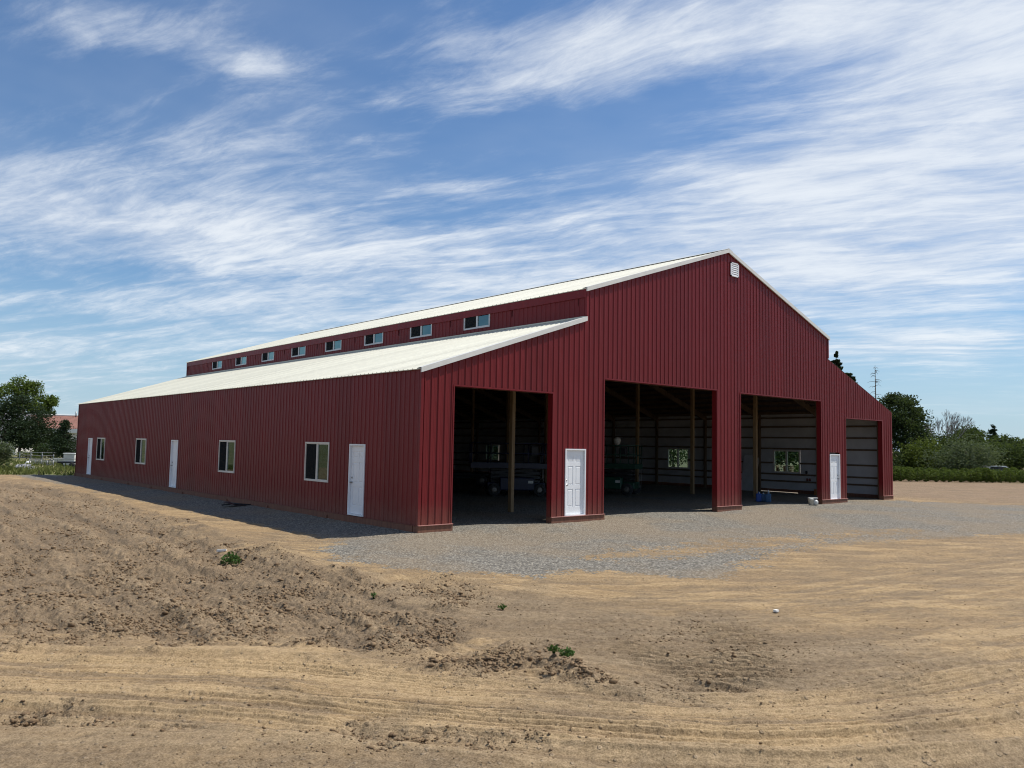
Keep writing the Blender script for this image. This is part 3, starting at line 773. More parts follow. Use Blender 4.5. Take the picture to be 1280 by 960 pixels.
def ground_mat():
    m, t = mat('dirt_and_gravel')
    pos = t.new('ShaderNodeNewGeometry').outputs['Position']
    A = lambda n: t.new('ShaderNodeAttribute', attribute_name=n).outputs['Fac']
    g, ti, br, gr, sk = A('gravel'), A('tilled'), A('brown'), A('grass'), A('streak')
    big = t.noise(pos, .22, 5, .6); mid = t.noise(pos, 1.5, 6, .65); fine = t.noise(pos, 14, 5, .7); grit = t.noise(pos, 70, 3, .7)
    ang = math.atan2(RT[1], RT[0])
    st = t.noise(t.mapping(t.mapping(pos, rot=(0, 0, -ang)), scale=(.35, 2.6, 1)), 1.0, 6, .65, .4)
    tan = t.mix(t.smooth(mid, .35, .68), (.220, .132, .052), (.335, .215, .090))
    tan = t.mix(t.smooth(st, .42, .62), tan, (.41, .272, .124))
    tan = t.mix(t.m('MULTIPLY', t.smooth(big, .44, .60), .70), tan, t.mix(mid, (.140, .086, .041), (.25, .158, .074)))
    tan = t.mix(t.m('MULTIPLY', t.smooth(sk, .0, -.40), .75), tan, (.150, .098, .052))
    tan = t.mix(t.m('MULTIPLY', t.smooth(sk, .10, .45), .6), tan, (.475, .330, .165))
    brn = t.mix(t.smooth(mid, .3, .7), (.098, .061, .030), (.160, .103, .050))
    brn = t.mix(t.smooth(st, .50, .70), brn, (.23, .165, .095))
    brn = t.mix(t.m('MULTIPLY', t.smooth(sk, .05, .45), .5), brn, (.29, .21, .122))
    til = t.mix(t.smooth(fine, .3, .7), (.115, .071, .036), (.205, .133, .070))
    til = t.mix(t.m('MULTIPLY', t.smooth(mid, .52, .7), .55), til, (.28, .195, .110))
    til = t.mix(t.m('MULTIPLY', t.smooth(sk, -.02, -.35), .5), til, (.080, .050, .028))
    til = t.mix(t.m('MULTIPLY', t.smooth(sk, .08, .40), .55), til, (.30, .212, .122))
    c = t.mix(br, tan, brn)
    c = t.mix(ti, c, til)
    c = t.mix(t.m('MULTIPLY', A('field'), .75), c, t.mix(t.smooth(st, .35, .65), (.125, .068, .038), (.275, .165, .095)))
    pat = t.noise(pos, .9, 7, .72, .8)
    c = t.mix(t.m('MULTIPLY', t.smooth(pat, .47, .60), .55), c, t.mix(.70, c, (.085, .058, .034)))
    vp = t.new('ShaderNodeTexVoronoi', feature='F1'); t.put(vp.inputs['Vector'], pos); vp.inputs['Scale'].default_value = 17
    vc = t.new('ShaderNodeSeparateColor'); t.put(vc.inputs[0], vp.outputs['Color'])
    crumb = t.m('MULTIPLY', t.smooth(vp.outputs['Distance'], .34, .20), t.smooth(vc.outputs[0], .70, .80))
    c = t.mix(t.m('MULTIPLY', crumb, .55), c, t.mix(vc.outputs[1], (.13, .09, .06), (.42, .32, .21)))
    c = t.mix(.75, c, t.mix(t.smooth(fine, .32, .68), t.mix(.5, c, (.08, .055, .032)), t.mix(.25, c, (.55, .42, .27))))
    c = t.mix(.5, c, t.mix(t.smooth(grit, .35, .65), t.mix(.55, c, (.05, .035, .022)), t.mix(.35, c, (.58, .46, .31))))
    # gravel: every stone its own grey
    vo = t.new('ShaderNodeTexVoronoi', feature='F1'); t.put(vo.inputs['Vector'], pos); vo.inputs['Scale'].default_value = 20
    vs = t.new('ShaderNodeSeparateColor'); t.put(vs.inputs[0], vo.outputs['Color'])
    stone = t.mix(vs.outputs[0], (.084, .078, .065), (.335, .313, .265))
    stone = t.mix(t.m('MULTIPLY', vs.outputs[1], .22), stone, (.33, .27, .19))
    gap = t.smooth(vo.outputs['Distance'], .35, .62)
    stone = t.mix(t.m('MULTIPLY', gap, .6), stone, (.07, .065, .06))
    stone = t.mix(t.m('MULTIPLY', t.smooth(big, .42, .60), .38), stone, (.25, .18, .105))
    gm = t.smooth(t.m('SUBTRACT', t.m('MULTIPLY', g, t.m('ADD', 1.75, t.m('MULTIPLY', t.m('SUBTRACT', mid, .5), 1.6))), t.m('ADD', vs.outputs[2], .03)), -.02, .05)
    c = t.mix(gm, c, stone)
    gc = t.mix(t.smooth(mid, .35, .65), (.10, .115, .04), (.17, .17, .075))
    gc = t.mix(t.m('MULTIPLY', t.smooth(big, .45, .6), .7), gc, (.26, .20, .115))
    c = t.mix(gr, c, gc)
    hd = t.m('ADD', t.m('ADD', t.m('MULTIPLY', fine, .9), t.m('MULTIPLY', grit, .35)), t.m('MULTIPLY', mid, .8))
    hd = t.m('MULTIPLY', hd, t.m('ADD', t.m('MULTIPLY', ti, .7), .75))
    hd = t.m('ADD', hd, t.m('MULTIPLY', crumb, .5))
    hg = t.m('SUBTRACT', 1.0, vo.outputs['Distance'])
    h = t.new('ShaderNodeMix', data_type='FLOAT'); t.put(h.inputs[0], gm); t.put(h.inputs[2], hd); t.put(h.inputs[3], hg)
    setb(t, c, .92, normal=t.bump(h.outputs[0], .75, .035), spec=.25)
    return m
ground.data.materials.append(ground_mat())

def z_at(px_, py_):
    x, y, z = _tm()[:3]
    return float(z[np.argmin((x - px_) ** 2 + (y - py_) ** 2)])
# loose clods and crumbs lying on the worked soil: nobody could count them
def scatter_clods():
    x, y, z, till, strips, ridge, g, rr, tread, lump, brown = _tm()
    p = np.clip(till * .8 + strips * .8 + ridge * 1.0 + lump * .5 + tread * .16 + brown * .20 + .10, 0, 2) * (g < .2) * (rr > 4.5) * (rr < 42)
    p = p * np.clip(.35 + 1.6 * fbm(x + 9, y, .8, 3), .05, 1.6)
    # weight by cell area so the density is per square metre
    p = p * rr ** .55; p = p / p.sum()
    N = 62000
    idx = rng.choice(len(x), N, p=p)
    phi = (1 + 5 ** .5) / 2
    ico = np.array([(-1, phi, 0), (1, phi, 0), (-1, -phi, 0), (1, -phi, 0), (0, -1, phi), (0, 1, phi), (0, -1, -phi), (0, 1, -phi), (phi, 0, -1), (phi, 0, 1), (-phi, 0, -1), (-phi, 0, 1)]) / 1.9
    fc = np.array([(0, 11, 5), (0, 5, 1), (0, 1, 7), (0, 7, 10), (0, 10, 11), (1, 5, 9), (5, 11, 4), (11, 10, 2), (10, 7, 6), (7, 1, 8), (3, 9, 4), (3, 4, 2), (3, 2, 6), (3, 6, 8), (3, 8, 9), (4, 9, 5), (2, 4, 11), (6, 2, 10), (8, 6, 7), (9, 8, 1)])
    sz = np.exp(rng.normal(-4.92, .60, N)); sz = np.clip(sz * (1 + .018 * rr[idx]), .004, .042) * (.36 + .64 * np.clip((till + strips + ridge + lump + .5 * tread)[idx], 0, 1))
    V = ico[None] * (1 + rng.uniform(-.38, .38, (N, 12, 1)))
    V = V * (np.array([1.15, .9, .62]) * (1 + rng.uniform(-.3, .3, (N, 1, 3))))
    th = rng.uniform(0, 6.28, N); c, s = np.cos(th)[:, None], np.sin(th)[:, None]
    X = V[..., 0] * c - V[..., 1] * s; Y = V[..., 0] * s + V[..., 1] * c
    V = np.stack([X, Y, V[..., 2]], -1) * sz[:, None, None]
    V[..., 0] += (x[idx] + rng.normal(0, .03, N))[:, None]; V[..., 1] += (y[idx] + rng.normal(0, .03, N))[:, None]; V[..., 2] += (z[idx] + sz * .22)[:, None]
    F = (fc[None] + (np.arange(N) * 12)[:, None, None]).reshape(-1, 3)
    me = bpy.data.meshes.new('dirt_clods'); V = V.reshape(-1, 3)
    me.vertices.add(len(V)); me.vertices.foreach_set('co', V.ravel()); me.loops.add(F.size); me.loops.foreach_set('vertex_index', F.ravel().astype(np.int32))
    me.polygons.add(len(F)); me.polygons.foreach_set('loop_start', (np.arange(len(F)) * 3).astype(np.int32)); me.update(calc_edges=True)
    at = me.attributes.new('tone', 'FLOAT', 'POINT'); at.data.foreach_set('value', np.repeat(rng.uniform(0, 1, N), 12).astype(np.float32))
    m, t = mat('clod_soil')
    a = t.new('ShaderNodeAttribute', attribute_name='tone').outputs['Fac']
    pos = t.new('ShaderNodeNewGeometry').outputs['Position']
    cc = t.mix(a, (.155, .100, .054), (.27, .185, .105))
    setb(t, t.mix(t.smooth(t.noise(pos, 60, 3), .3, .7), cc, t.mix(.4, cc, (.12, .085, .06))), .95, normal=t.bump(t.noise(pos, 90, 3), .5, .01), spec=.2)
    me.materials.append(m)
    o = bpy.data.objects.new('dirt_clods', me); COL.objects.link(o)
    tag(o, 'loose brown clods scattered over the churned soil', 'clods', kind='stuff')
scatter_clods()

# ------------------------------------------------------------------ plants
def leaf_mesh(name, centres, size, tone, material, parent=None, loc=None, aspect=.62, upbias=.4, dirs=None):
    """a mesh of many small bent leaves"""
    n = len(centres)
    nv = rng.normal(0, 1, (n, 3)); nv[:, 2] = np.abs(nv[:, 2]) + upbias; nv /= np.linalg.norm(nv, axis=1, keepdims=True)
    a = rng.normal(0, 1, (n, 3)) if dirs is None else dirs + rng.normal(0, .25, (n, 3))
    a = a - nv * (a * nv).sum(1, keepdims=True); a /= np.linalg.norm(a, axis=1, keepdims=True) + 1e-9
    b = np.cross(nv, a)
    s = (size * rng.uniform(.6, 1.35, n))[:, None] if np.ndim(size) == 0 else size[:, None]
    c = np.asarray(centres)
    w = aspect
    v = np.stack([c - a * s * .5, c + b * s * w * .5 + nv * s * .06, c + a * s * .5 - nv * s * .12, c - b * s * w * .5 + nv * s * .06], 1)
    f = (np.arange(n)[:, None] * 4 + np.arange(4)[None])
    me = bpy.data.meshes.new(name); me.from_pydata(v.reshape(-1, 3).tolist(), [], f.tolist())
    at = me.attributes.new('tone', 'FLOAT', 'POINT'); at.data.foreach_set('value', np.repeat(tone, 4).astype(np.float32))
    me.materials.append(M[material]); me.update()
    o = bpy.data.objects.new(name, me); COL.objects.link(o)
    if parent is not None: o.parent = parent
    if loc is not None: o.location = loc
    return o
def limb(mb, a, b, r0, r1, n=5, wob=.08):
    a = Vector(a); b = Vector(b); L_ = (b - a).length; pts = []
    for i in range(n + 1):
        t = i / n; p = a.lerp(b, t)
        if 0 < i < n: p += Vector((random.uniform(-1, 1), random.uniform(-1, 1), random.uniform(-.4, .4))) * wob * L_
        pts.append(p)
    mb.tube(pts, [r0 + (r1 - r0) * i / n for i in range(n + 1)], 7)
    return pts
def broad_tree(name, label, cat, loc, H, lobes, n, leaf, lm, trunk=.25, clumps=16, tight=.30, bark='bark', group=None, low=.25):
    """lobes: (x, y, z, rx, ry, rz) in fractions of H"""
    t = empty(name, label, cat, loc, random.uniform(0, .3), group)
    C_ = []; T = []; per = n // len(lobes)
    for (lx, ly, lz, rx, ry, rz) in lobes:
        d = rng.normal(0, 1, (clumps, 3)); d /= np.linalg.norm(d, axis=1, keepdims=True)
        cc = np.array([lx, ly, lz]) + d * np.array([rx, ry, rz]) * rng.uniform(.45, .98, (clumps, 1))
        k = rng.integers(0, clumps, per)
        sg = np.array([rx, ry, rz]) * tight
        pts = cc[k] + np.clip(rng.normal(0, 1, (per, 3)), -1.7, 1.7) * sg * np.array([1, 1, .75])
        tn = np.clip(rng.uniform(0, 1, clumps)[k] * .55 + rng.uniform(0, .45, per), 0, 1)
        C_.append(pts * H); T.append(tn)
    pts = np.concatenate(C_); tn = np.concatenate(T); ok = pts[:, 2] > .04 * H
    leaf_mesh('crown', pts[ok], leaf, tn[ok], lm, t)
    mb = MB(); top = Vector((0, 0, H * .62))
    tp = limb(mb, (0, 0, -.15), top, trunk, trunk * .35, 6, .02)
    for (lx, ly, lz, rx, ry, rz) in lobes:
        b = tp[2 + random.randint(0, 2)]
        q = Vector((lx, ly, lz)) * H
        pp = limb(mb, b, q, trunk * .40, trunk * .10, 5, .06)
        for _ in range(3):
            e = q + Vector((random.uniform(-1, 1) * rx, random.uniform(-1, 1) * ry, random.uniform(-.3, .9) * rz)) * H * .75
            limb(mb, pp[3], e, trunk * .13, trunk * .03, 4, .08)
    mb.build('trunk', bark, t)
    return t
def conifer(name, label, cat, loc, H, rad, n, lm='needle', z0=.08, sparse=.0, leaf=.35, group=None, droop=.25, whorls=16, power=.85):
    t = empty(name, label, cat, loc, random.uniform(0, 6), group)
    mb = MB(); mb.tube([(0, 0, -.2), (0, 0, H * .5), (0, 0, H * .99)], [H * .018 + .05, H * .010 + .03, .012], 7)
    C_ = []; D_ = []; T = []
    per = max(6, n // (whorls * 6))
    for w in range(whorls):
        f = (w + random.uniform(-.3, .3)) / whorls; f = min(max(f, 0), .985); z = H * (z0 + (1 - z0) * f)
        for k in range(6 if sparse == 0 else random.randint(2, 4)):
            q = random.uniform(0, 6.28); z = H * (z0 + (1 - z0) * min(.985, max(0, f + random.uniform(-.6, .6) / whorls))); ln = rad * (1 - f) ** power * random.uniform(.6, 1.12) + .06 * rad
            e = Vector((math.cos(q) * ln, math.sin(q) * ln, z - ln * droop * random.uniform(.3, 1.2)))
            mb.tube([(0, 0, z), ((0 + e.x) * .5, e.y * .5, z + (e.z - z) * .35), e], [.02 + .006 * ln, .012, .004], 5)
            m_ = max(4, int(per * (.35 + .9 * ln / rad)))
            u = rng.uniform(.12 if sparse == 0 else .45, 1.02, m_)
            base = np.array([e.x, e.y, 0])[None] * u[:, None]; base[:, 2] = z + (e.z - z) * u
            sp = .16 * ln * (1.15 - .5 * u)
            base += rng.normal(0, 1, (m_, 3)) * np.stack([sp, sp, sp * .7], 1)
            C_.append(base); D_.append(np.repeat([[e.x / ln, e.y / ln, -.25]], m_, 0)); T.append(np.clip(rng.uniform(0, .5) + rng.uniform(0, .5, m_), 0, 1))
    leaf_mesh('crown', np.concatenate(C_), leaf, np.concatenate(T), lm, t, dirs=np.concatenate(D_), aspect=.42)
    mb.build('trunk', 'bark', t)
    return t
def bush(name, label, cat, loc, w, h, n, leaf, lm, group=None, k=7):
    h *= 1.13
    lobes = [(random.uniform(-.5, .5) * w * .75, random.uniform(-.4, .4) * w * .6, random.uniform(.32, .6) * h, w * random.uniform(.22, .34), w * random.uniform(.22, .34), h * random.uniform(.26, .40)) for _ in range(k)]
    lobes.append((0, 0, h * .55, w * .3, w * .3, h * .42))
    lobes = [tuple(v / h for v in l) for l in lobes]
    return broad_tree(name, label, cat, loc, h, lobes, n, leaf, lm, .07 * h ** .5, 14, .30, group=group)

# --- right of the barn
T = 92
broad_tree('oak_tree', 'tall dark oak with uneven crown rising beside right end of red barn', 'tree', foot(1128, T), 10.0,
           [(-.12, 0, .82, .17, .17, .12), (.06, .05, .80, .18, .17, .13), (-.28, 0, .66, .16, .16, .15), (.22, 0, .62, .17, .16, .14), (0, -.1, .60, .24, .2, .17), (.30, -.05, .74, .09, .09, .06),
            (-.1, -.1, .38, .28, .2, .17), (.16, -.12, .36, .25, .2, .17), (.36, 0, .58, .08, .08, .05), (-.30, 0, .36, .18, .18, .18), (.02, -.15, .18, .3, .2, .14), (.28, -.1, .20, .14, .14, .12)], 20000, .28, 'oakleaf', .28, 15, .28)
def ragged_fir(label, px, t_, ptop, lobes):
    H = height_to(px, ptop, t_) + .3
    broad_tree('fir_tree', label, 'tree', foot(px, t_), H, [(a / H, b / H, (H - dz_) / H, rx / H, rx / H, rz / H) for a, b, dz_, rx, rz in lobes], 5200, .22, 'needle', .16, 7, .34)
ragged_fir('dark sparse fir showing its top above right roof slope of the barn', 1047, 84, 438, [(-.05, 0, .35, .16, .30), (-.25, 0, .95, .34, .20), (.28, 0, 1.2, .38, .22), (.0, 0, 1.7, .45, .35), (-.4, 0, 2.2, .5, .3), (.5, 0, 2.6, .6, .35), (0, 0, 3.4, .9, .6), (.2, 0, 5, 1.2, .9), (-.3, 0, 7, 1.5, 1.1)])
ragged_fir('drooping fir branches just above right barn slope, beside the taller fir', 1063, 88, 464, [(-.5, 0, .3, .35, .22), (-.1, 0, .55, .45, .2), (.5, 0, .8, .42, .2), (.95, 0, 1.15, .40, .18), (.1, 0, 1.5, .7, .4), (0, 0, 2.6, 1.1, .7), (0, 0, 4.2, 1.4, 1.0), (0, 0, 6, 1.5, 1.0)])
# snag
t = empty('dead_snag', 'thin leafless dead conifer spike above the dark oak', 'tree', foot(1095.5, 96))
mb = MB(); Hs = height_to(1095, 454, 96) + .2
mb.tube([(0, 0, -.2), (.05, 0, Hs * .5), (0, 0, Hs)], [.15, .09, .02], 7); mb.build('trunk', 'bark', t)
mb = MB()
for k in range(34):
    z = Hs * random.uniform(.62, .98); q = random.uniform(0, 6.28); ln = random.uniform(.5, 1.9) * (1.2 - z / Hs)+.3
    mb.tube([(-.05 * math.cos(q), -.05 * math.sin(q), z), (math.cos(q) * ln * .6, math.sin(q) * ln * .6, z + .08), (math.cos(q) * ln, math.sin(q) * ln, z - .12)], [.03, .018, .008], 5)
mb.tube([(.02, 0, Hs * .5), (0, 0, Hs)], [.06, .02], 6); mb.build('dead_branches', 'bark', t)
# bare tree
def bare_tree(loc, H):
    t = empty('bare_tree', 'leafless pale tree with fine upright branches, right of the oak', 'tree', loc)
    mb = MB(); fine = MB()
    def grow(p, d, ln, r, dep):
        e = p + d * ln
        m_ = p.lerp(e, .5) + Vector((random.uniform(-1, 1), random.uniform(-1, 1), 0)) * ln * .05
        (mb if dep < 2 else fine).tube([p, m_, e], [r, r * .8, r * .62], 5, caps=False)
        if dep >= 5: return
        for _ in range(3 if dep in (1, 2, 3) else 2):
            nd = (d + Vector((random.uniform(-1, 1), random.uniform(-1, 1), random.uniform(-.1, .5))) * .34).normalized()
            grow(e, nd, ln * random.uniform(.62, .82), max(r * .6, .016), dep + 1)
    for k in range(5):
        q = k * 1.26; grow(Vector((0, 0, .3 * k * .2)), Vector((math.cos(q) * .22, math.sin(q) * .22, 1)).normalized(), H * .29, .13, 0)
    mb.build('trunk', 'barkgrey', t); fine.build('twigs', 'barkgrey', t)
bare_tree(foot(1181, 100), (height_to(1181, 515, 100) + .4) * 1.02)
bush('green_bush', 'yellow green bush between dark oak and large grey green bush', 'bush', foot(1158, 84), 6.2, height_to(1158, 548, 84) + .3, 5200, .26, 'yellowleaf')
bush('willow_bush', 'large rounded grey green bush behind the nursery rows', 'bush', foot(1207, 79), 6.4, height_to(1205, 549, 79) + .4, 7500, .22, 'willowleaf', k=9)
broad_tree('domed_tree', 'dome topped dark tree behind the grey green bush', 'tree', foot(1208, 112), height_to(1208, 529, 112) + .3,
           [(-.35, 0, .62, .34, .3, .3), (.3, 0, .60, .36, .3, .32), (0, 0, .72, .36, .3, .26), (0, -.1, .36, .6, .3, .3)], 5200, .36, 'darkleaf', .22)
conifer('cypress_tree', 'slim pointed conifer poking up right of domed tree', 'tree', foot(1222, 116), height_to(1221, 535, 116) + .3, 1.9, 2200, 'needle', .05, 0, .34)
bush('dark_bush', 'wide dark green bush at right edge of photo', 'bush', foot(1272, 86), 8.5, height_to(1272, 553, 86) + .3, 6800, .26, 'darkleaf', k=9)
bush('dark_bush', 'mid green bush between grey green bush and right edge bush', 'bush', foot(1240, 92), 6.6, height_to(1240, 551, 92) + .3, 5600, .26, 'darkleaf')
bush('shaded_thicket', 'dark low thicket filling the gap under the oak', 'bush', foot(1138, 88), 7.5, 2.6, 3600, .26, 'oakleaf')
bush('red_green_bush', 'tall dull green bush behind left side of grey green bush', 'bush', foot(1186, 98), 6.0, height_to(1188, 545, 98) + .3, 4200, .28, 'darkleaf')
conifer('fir_tree', 'small dark fir silhouetted on skyline near right edge of photo', 'tree', foot(1242, 150), height_to(1242, 531, 150) + .5, 2.6, 5200, leaf=.42, z0=.05, whorls=26, droop=.1)
broad_tree('round_tree', 'rounded dark tree on skyline at right edge', 'tree', foot(1262, 145), height_to(1262, 541, 145) + .4,
           [(-.4, 0, .6, .4, .3, .32), (.3, 0, .55, .42, .3, .34), (.7, 0, .5, .35, .3, .3), (-.9, 0, .45, .4, .3, .3)], 4200, .5, 'darkleaf', .2)
broad_tree('round_tree', 'low rounded dark tree on skyline between thin fir and cypress', 'tree', foot(1230, 140), height_to(1230, 548, 140) + .4,
           [(-.6, 0, .6, .5, .3, .32), (.4, 0, .55, .5, .3, .34), (0, 0, .4, .8, .3, .3)], 3600, .5, 'darkleaf', .2)
for px, t_, w_, h_, lab in ((985, 92, 9.5, 4.6, 'green bush seen through nearer window in right wall'), (842, 100, 10, 5.2, 'green bush seen through farther window in right wall'), (612, 118, 9, 5.5, 'pale green bush seen through far window in first bay'), (690, 112, 9, 5, 'green bush seen beside pier in first bay window'), (1080, 84, 7, 3.2, 'bush hidden mostly behind last bay corner')):
    bush('green_bush', lab, 'bush', foot(px, t_), w_, h_, 2600, .34, 'darkleaf' if px in (612, 690) else 'oakleaf')
# stacked pallets outside, seen through the nearer window
pk = empty('pallet_stack', 'pale wooden pallets stacked outside, seen through right wall window', 'pallets', (*deep(981, 585, 52)[:2], float(base_z(32.5, 6.0)) - .2), .4)
for k in range(11):
    z = k * .145; mb = MB()
    for i in range(6): mb.box(-.6, .6, -.5 + i * .19, -.5 + i * .19 + .10, z + .115, z + .135)
    for y_ in (-.48, -.03, .42): mb.box(-.6, .6, y_, y_ + .06, z, z + .113)
    mb.build('pallet', 'wood', pk)
def woods():
    n = 16000; yy = rng.uniform(-70, 110, n); base = 6.5 + 2.5 * np.sin(yy * .23) + 2 * np.sin(yy * .61 + 1); z = np.sqrt(rng.uniform(0, 1, n)) * base
    x = -95 + 4 * np.sin(yy * .4) + rng.normal(0, 2.0, n)
    o = leaf_mesh('distant_woods', np.stack([x, yy, z - .3], 1), 1.1, rng.uniform(0, 1, n), 'needle')
    tag(o, 'belt of trees across the field, mirrored in the barn windows', 'woods', kind='stuff')
woods()
# nursery rows: young shrubs in lines
def hedge_proto(k):
    t = empty('nursery_shrub', 'young bright green shrub standing in the nursery rows right of barn', 'shrub', group='young shrubs in the nursery rows')
    n = 230; z = rng.uniform(.05, 1.25, n); r = .50 * np.sin(np.clip(z / 1.35, .05, .95) * math.pi) ** .7 * np.sqrt(rng.uniform(.1, 1, n)); q = rng.uniform(0, 6.28, n)
    leaf_mesh('foliage', np.stack([r * np.cos(q), r * np.sin(q), z], 1), .19, np.clip(rng.uniform(0, 1, n) * .6 + rng.uniform(0, .4), 0, 1), 'hedgeleaf', t)
    mb = MB(); mb.tube([(0, 0, -.1), (.02, 0, .5), (0, 0, 1.1)], [.03, .02, .008], 5); mb.build('stem', 'bark', t)
    return t
hp = [hedge_proto(k) for k in range(4)]
used = set()
h0, h1 = ground_at(1100, 601.5), ground_at(1300, 604.5)
hd = (h1 - h0)[:2]; hl = np.hypot(*hd); hd = hd / hl; hn = np.array([-hd[1], hd[0]])
if hn @ FW[:2] < 0: hn = -hn
for row in range(5):
    s = -6 + .3 * row
    while s < hl + 10:
        i = random.randrange(4); o = hp[i] if i not in used else copy_tree(hp[i]); used.add(i)
        p = h0[:2] + hd * (s + random.uniform(-.15, .15)) + hn * (.4 + row * 1.5 + random.uniform(-.15, .15))
        o.location = (p[0], p[1], float(base_z(*p))); o.rotation_euler = (0, 0, random.uniform(0, 6.28))
        k = random.uniform(.72, 1.08); o.scale = (k * 1.05, k * 1.05, k * random.uniform(.85, 1.1))
        s += random.uniform(.72, .95)

# --- left: yard behind the barn
broad_tree('big_tree', 'tallest bright green broadleaf tree at left, behind the house', 'tree', foot(22, 135), height_to(25, 466, 135) + .3,
           [(-.05, 0, .86, .16, .16, .11), (.10, 0, .80, .15, .15, .12), (-.20, 0, .74, .17, .16, .13), (.02, -.08, .64, .20, .18, .13), (.22, 0, .62, .15, .15, .12), (.33, 0, .66, .09, .1, .08), (-.32, 0, .58, .16, .16, .14), (.12, 0, .46, .24, .2, .12), (-.15, 0, .44, .24, .2, .13), (.34, 0, .48, .10, .1, .10)], 12500, .36, 'broadleaf', .4, 15, .28)
def pine(label, px, t_, ptop, wide, lobes, n, leaf=.26, name='pine_tree'):
    H = height_to(px, ptop, t_) + .3
    lb = [(a * wide / H, b * wide / H, z, rx * wide / H, rx * wide / H, rz) for a, b, z, rx, rz in lobes]
    broad_tree(name, label, 'tree', foot(px, t_), H, lb, n, leaf, 'needle', .2, 13, .30)
pine('dark broad conifer in front of the house, nearest left edge', 3, 98, 506, 4.2, [(0, 0, .84, .35, .14), (-.4, 0, .66, .5, .16), (.4, 0, .60, .5, .15), (0, -.3, .45, .8, .16), (.5, 0, .32, .5, .14), (-.5, 0, .3, .5, .14)], 6500)
pine('dark conifer with bare lower trunk left of the dense spruce', 25, 100, 490, 4.0, [(0, 0, .86, .35, .13), (-.3, 0, .72, .5, .14), (.35, 0, .68, .5, .14), (.1, -.3, .52, .7, .14), (-.5, 0, .45, .5, .13), (.6, 0, .40, .5, .12), (0, 0, .33, .6, .12)], 7500)
pine('low dark conifer between bare trunked conifer and white arches', 44, 104, 520, 3.0, [(0, 0, .8, .4, .18), (-.4, 0, .55, .5, .2), (.4, 0, .50, .5, .2), (0, -.2, .32, .7, .18)], 4200)
pine('dense dark spruce standing in front of reddish roof beside the barn', 80, 80, 521, 1.9, [(0, 0, .88, .20, .10), (.05, 0, .74, .42, .14), (-.2, 0, .58, .55, .15), (.2, -.1, .52, .60, .15), (-.2, -.2, .36, .62, .14), (.25, 0, .34, .6, .14), (0, 0, .24, .5, .10)], 6500, .17, 'spruce_tree')
bush('round_shrub', 'rounded evergreen shrub cut off by left edge of photo', 'shrub', foot(-13, 52), 2.1, height_to(0, 556, 52) + .25, 3200, .14, 'willowleaf')
bush('dark_shrub', 'low dark shrub under the white arch', 'shrub', foot(64, 92), 2.9, 2.0, 1800, .2, 'oakleaf')
bush('yellow_shrub', 'pale yellow green shrub below the conifers', 'shrub', foot(34, 94), 2.6, .95, 900, .16, 'yellowleaf')
# house
hx = foot(60, 122)
hyaw = math.atan2(RT[1], RT[0]) + .10
house = empty('house', 'long white house with reddish roof and arched porch, left background', 'house', hx, hyaw)
HL_, HD, HW, HR = 13.0, 9.0, 3.95, 6.0
mb = MB(); mb.box(-HL_, HL_, 0, .3, -.3, HW)
wall = mb.build('back_wall', 'stucco', house); mb = MB(); mb.box(-HL_, HL_, .3, HD, -.3, HW); mb.build('wall', 'stucco', house)
mb = MB()   # tiled roof: rounded tile rows running down the slope
nt = 90
for sgn, y0, y1 in ((1, -1.8, HD / 2), (-1, HD + .6, HD / 2)):
    for i in range(nt):
        u0 = -HL_ - .4 + (2 * HL_ + .8) * i / nt; u1 = -HL_ - .4 + (2 * HL_ + .8) * (i + 1) / nt; um = (u0 + u1) / 2
        mb.add([(u0, y0, HW - .05), (um, y0, HW + .07), (um, y1, HR + .12), (u0, y1, HR)], [(0, 1, 2, 3)]); mb.add([(um, y0, HW + .07), (u1, y0, HW - .05), (u1, y1, HR), (um, y1, HR + .12)], [(0, 1, 2, 3)])
mb.add([(-HL_ - .4, -1.8, HW - .06), (HL_ + .4, -1.8, HW - .06), (HL_ + .4, HD + .6, HW - .06), (-HL_ - .4, HD + .6, HW - .06)], [(3, 2, 1, 0)])
for u in (-HL_ - .4, HL_ + .4): mb.add([(u, -1.8, HW - .06), (u, HD + .6, HW - .06), (u, HD / 2, HR)], [(0, 1, 2)])
roof = mb.build('roof', 'tile', house)
mb = MB(); mb.tube([(-HL_ - .4, HD / 2, HR + .1), (HL_ + .4, HD / 2, HR + .1)], .13, 8); mb.build('ridge_tiles', 'stucco', roof)
mb = MB(); mb.tube([(2.1, HD / 2 - .5, HR - .2), (2.1, HD / 2 - .5, HR + .75)], .10, 8); mb.build('vent_pipe', 'galv', roof)
mb = MB(); mb.cbox(4.9, 5.3, HD / 2 - .6, HD / 2 - .2, HR - .2, HR + .45, .03); mb.build('chimney', 'galv', roof)
mb = MB(); mb.box(-HL_ - .4, HL_ + .4, -1.95, -1.81, HW - .62, HW - .02); mb.build('gutter', 'fascia', house)
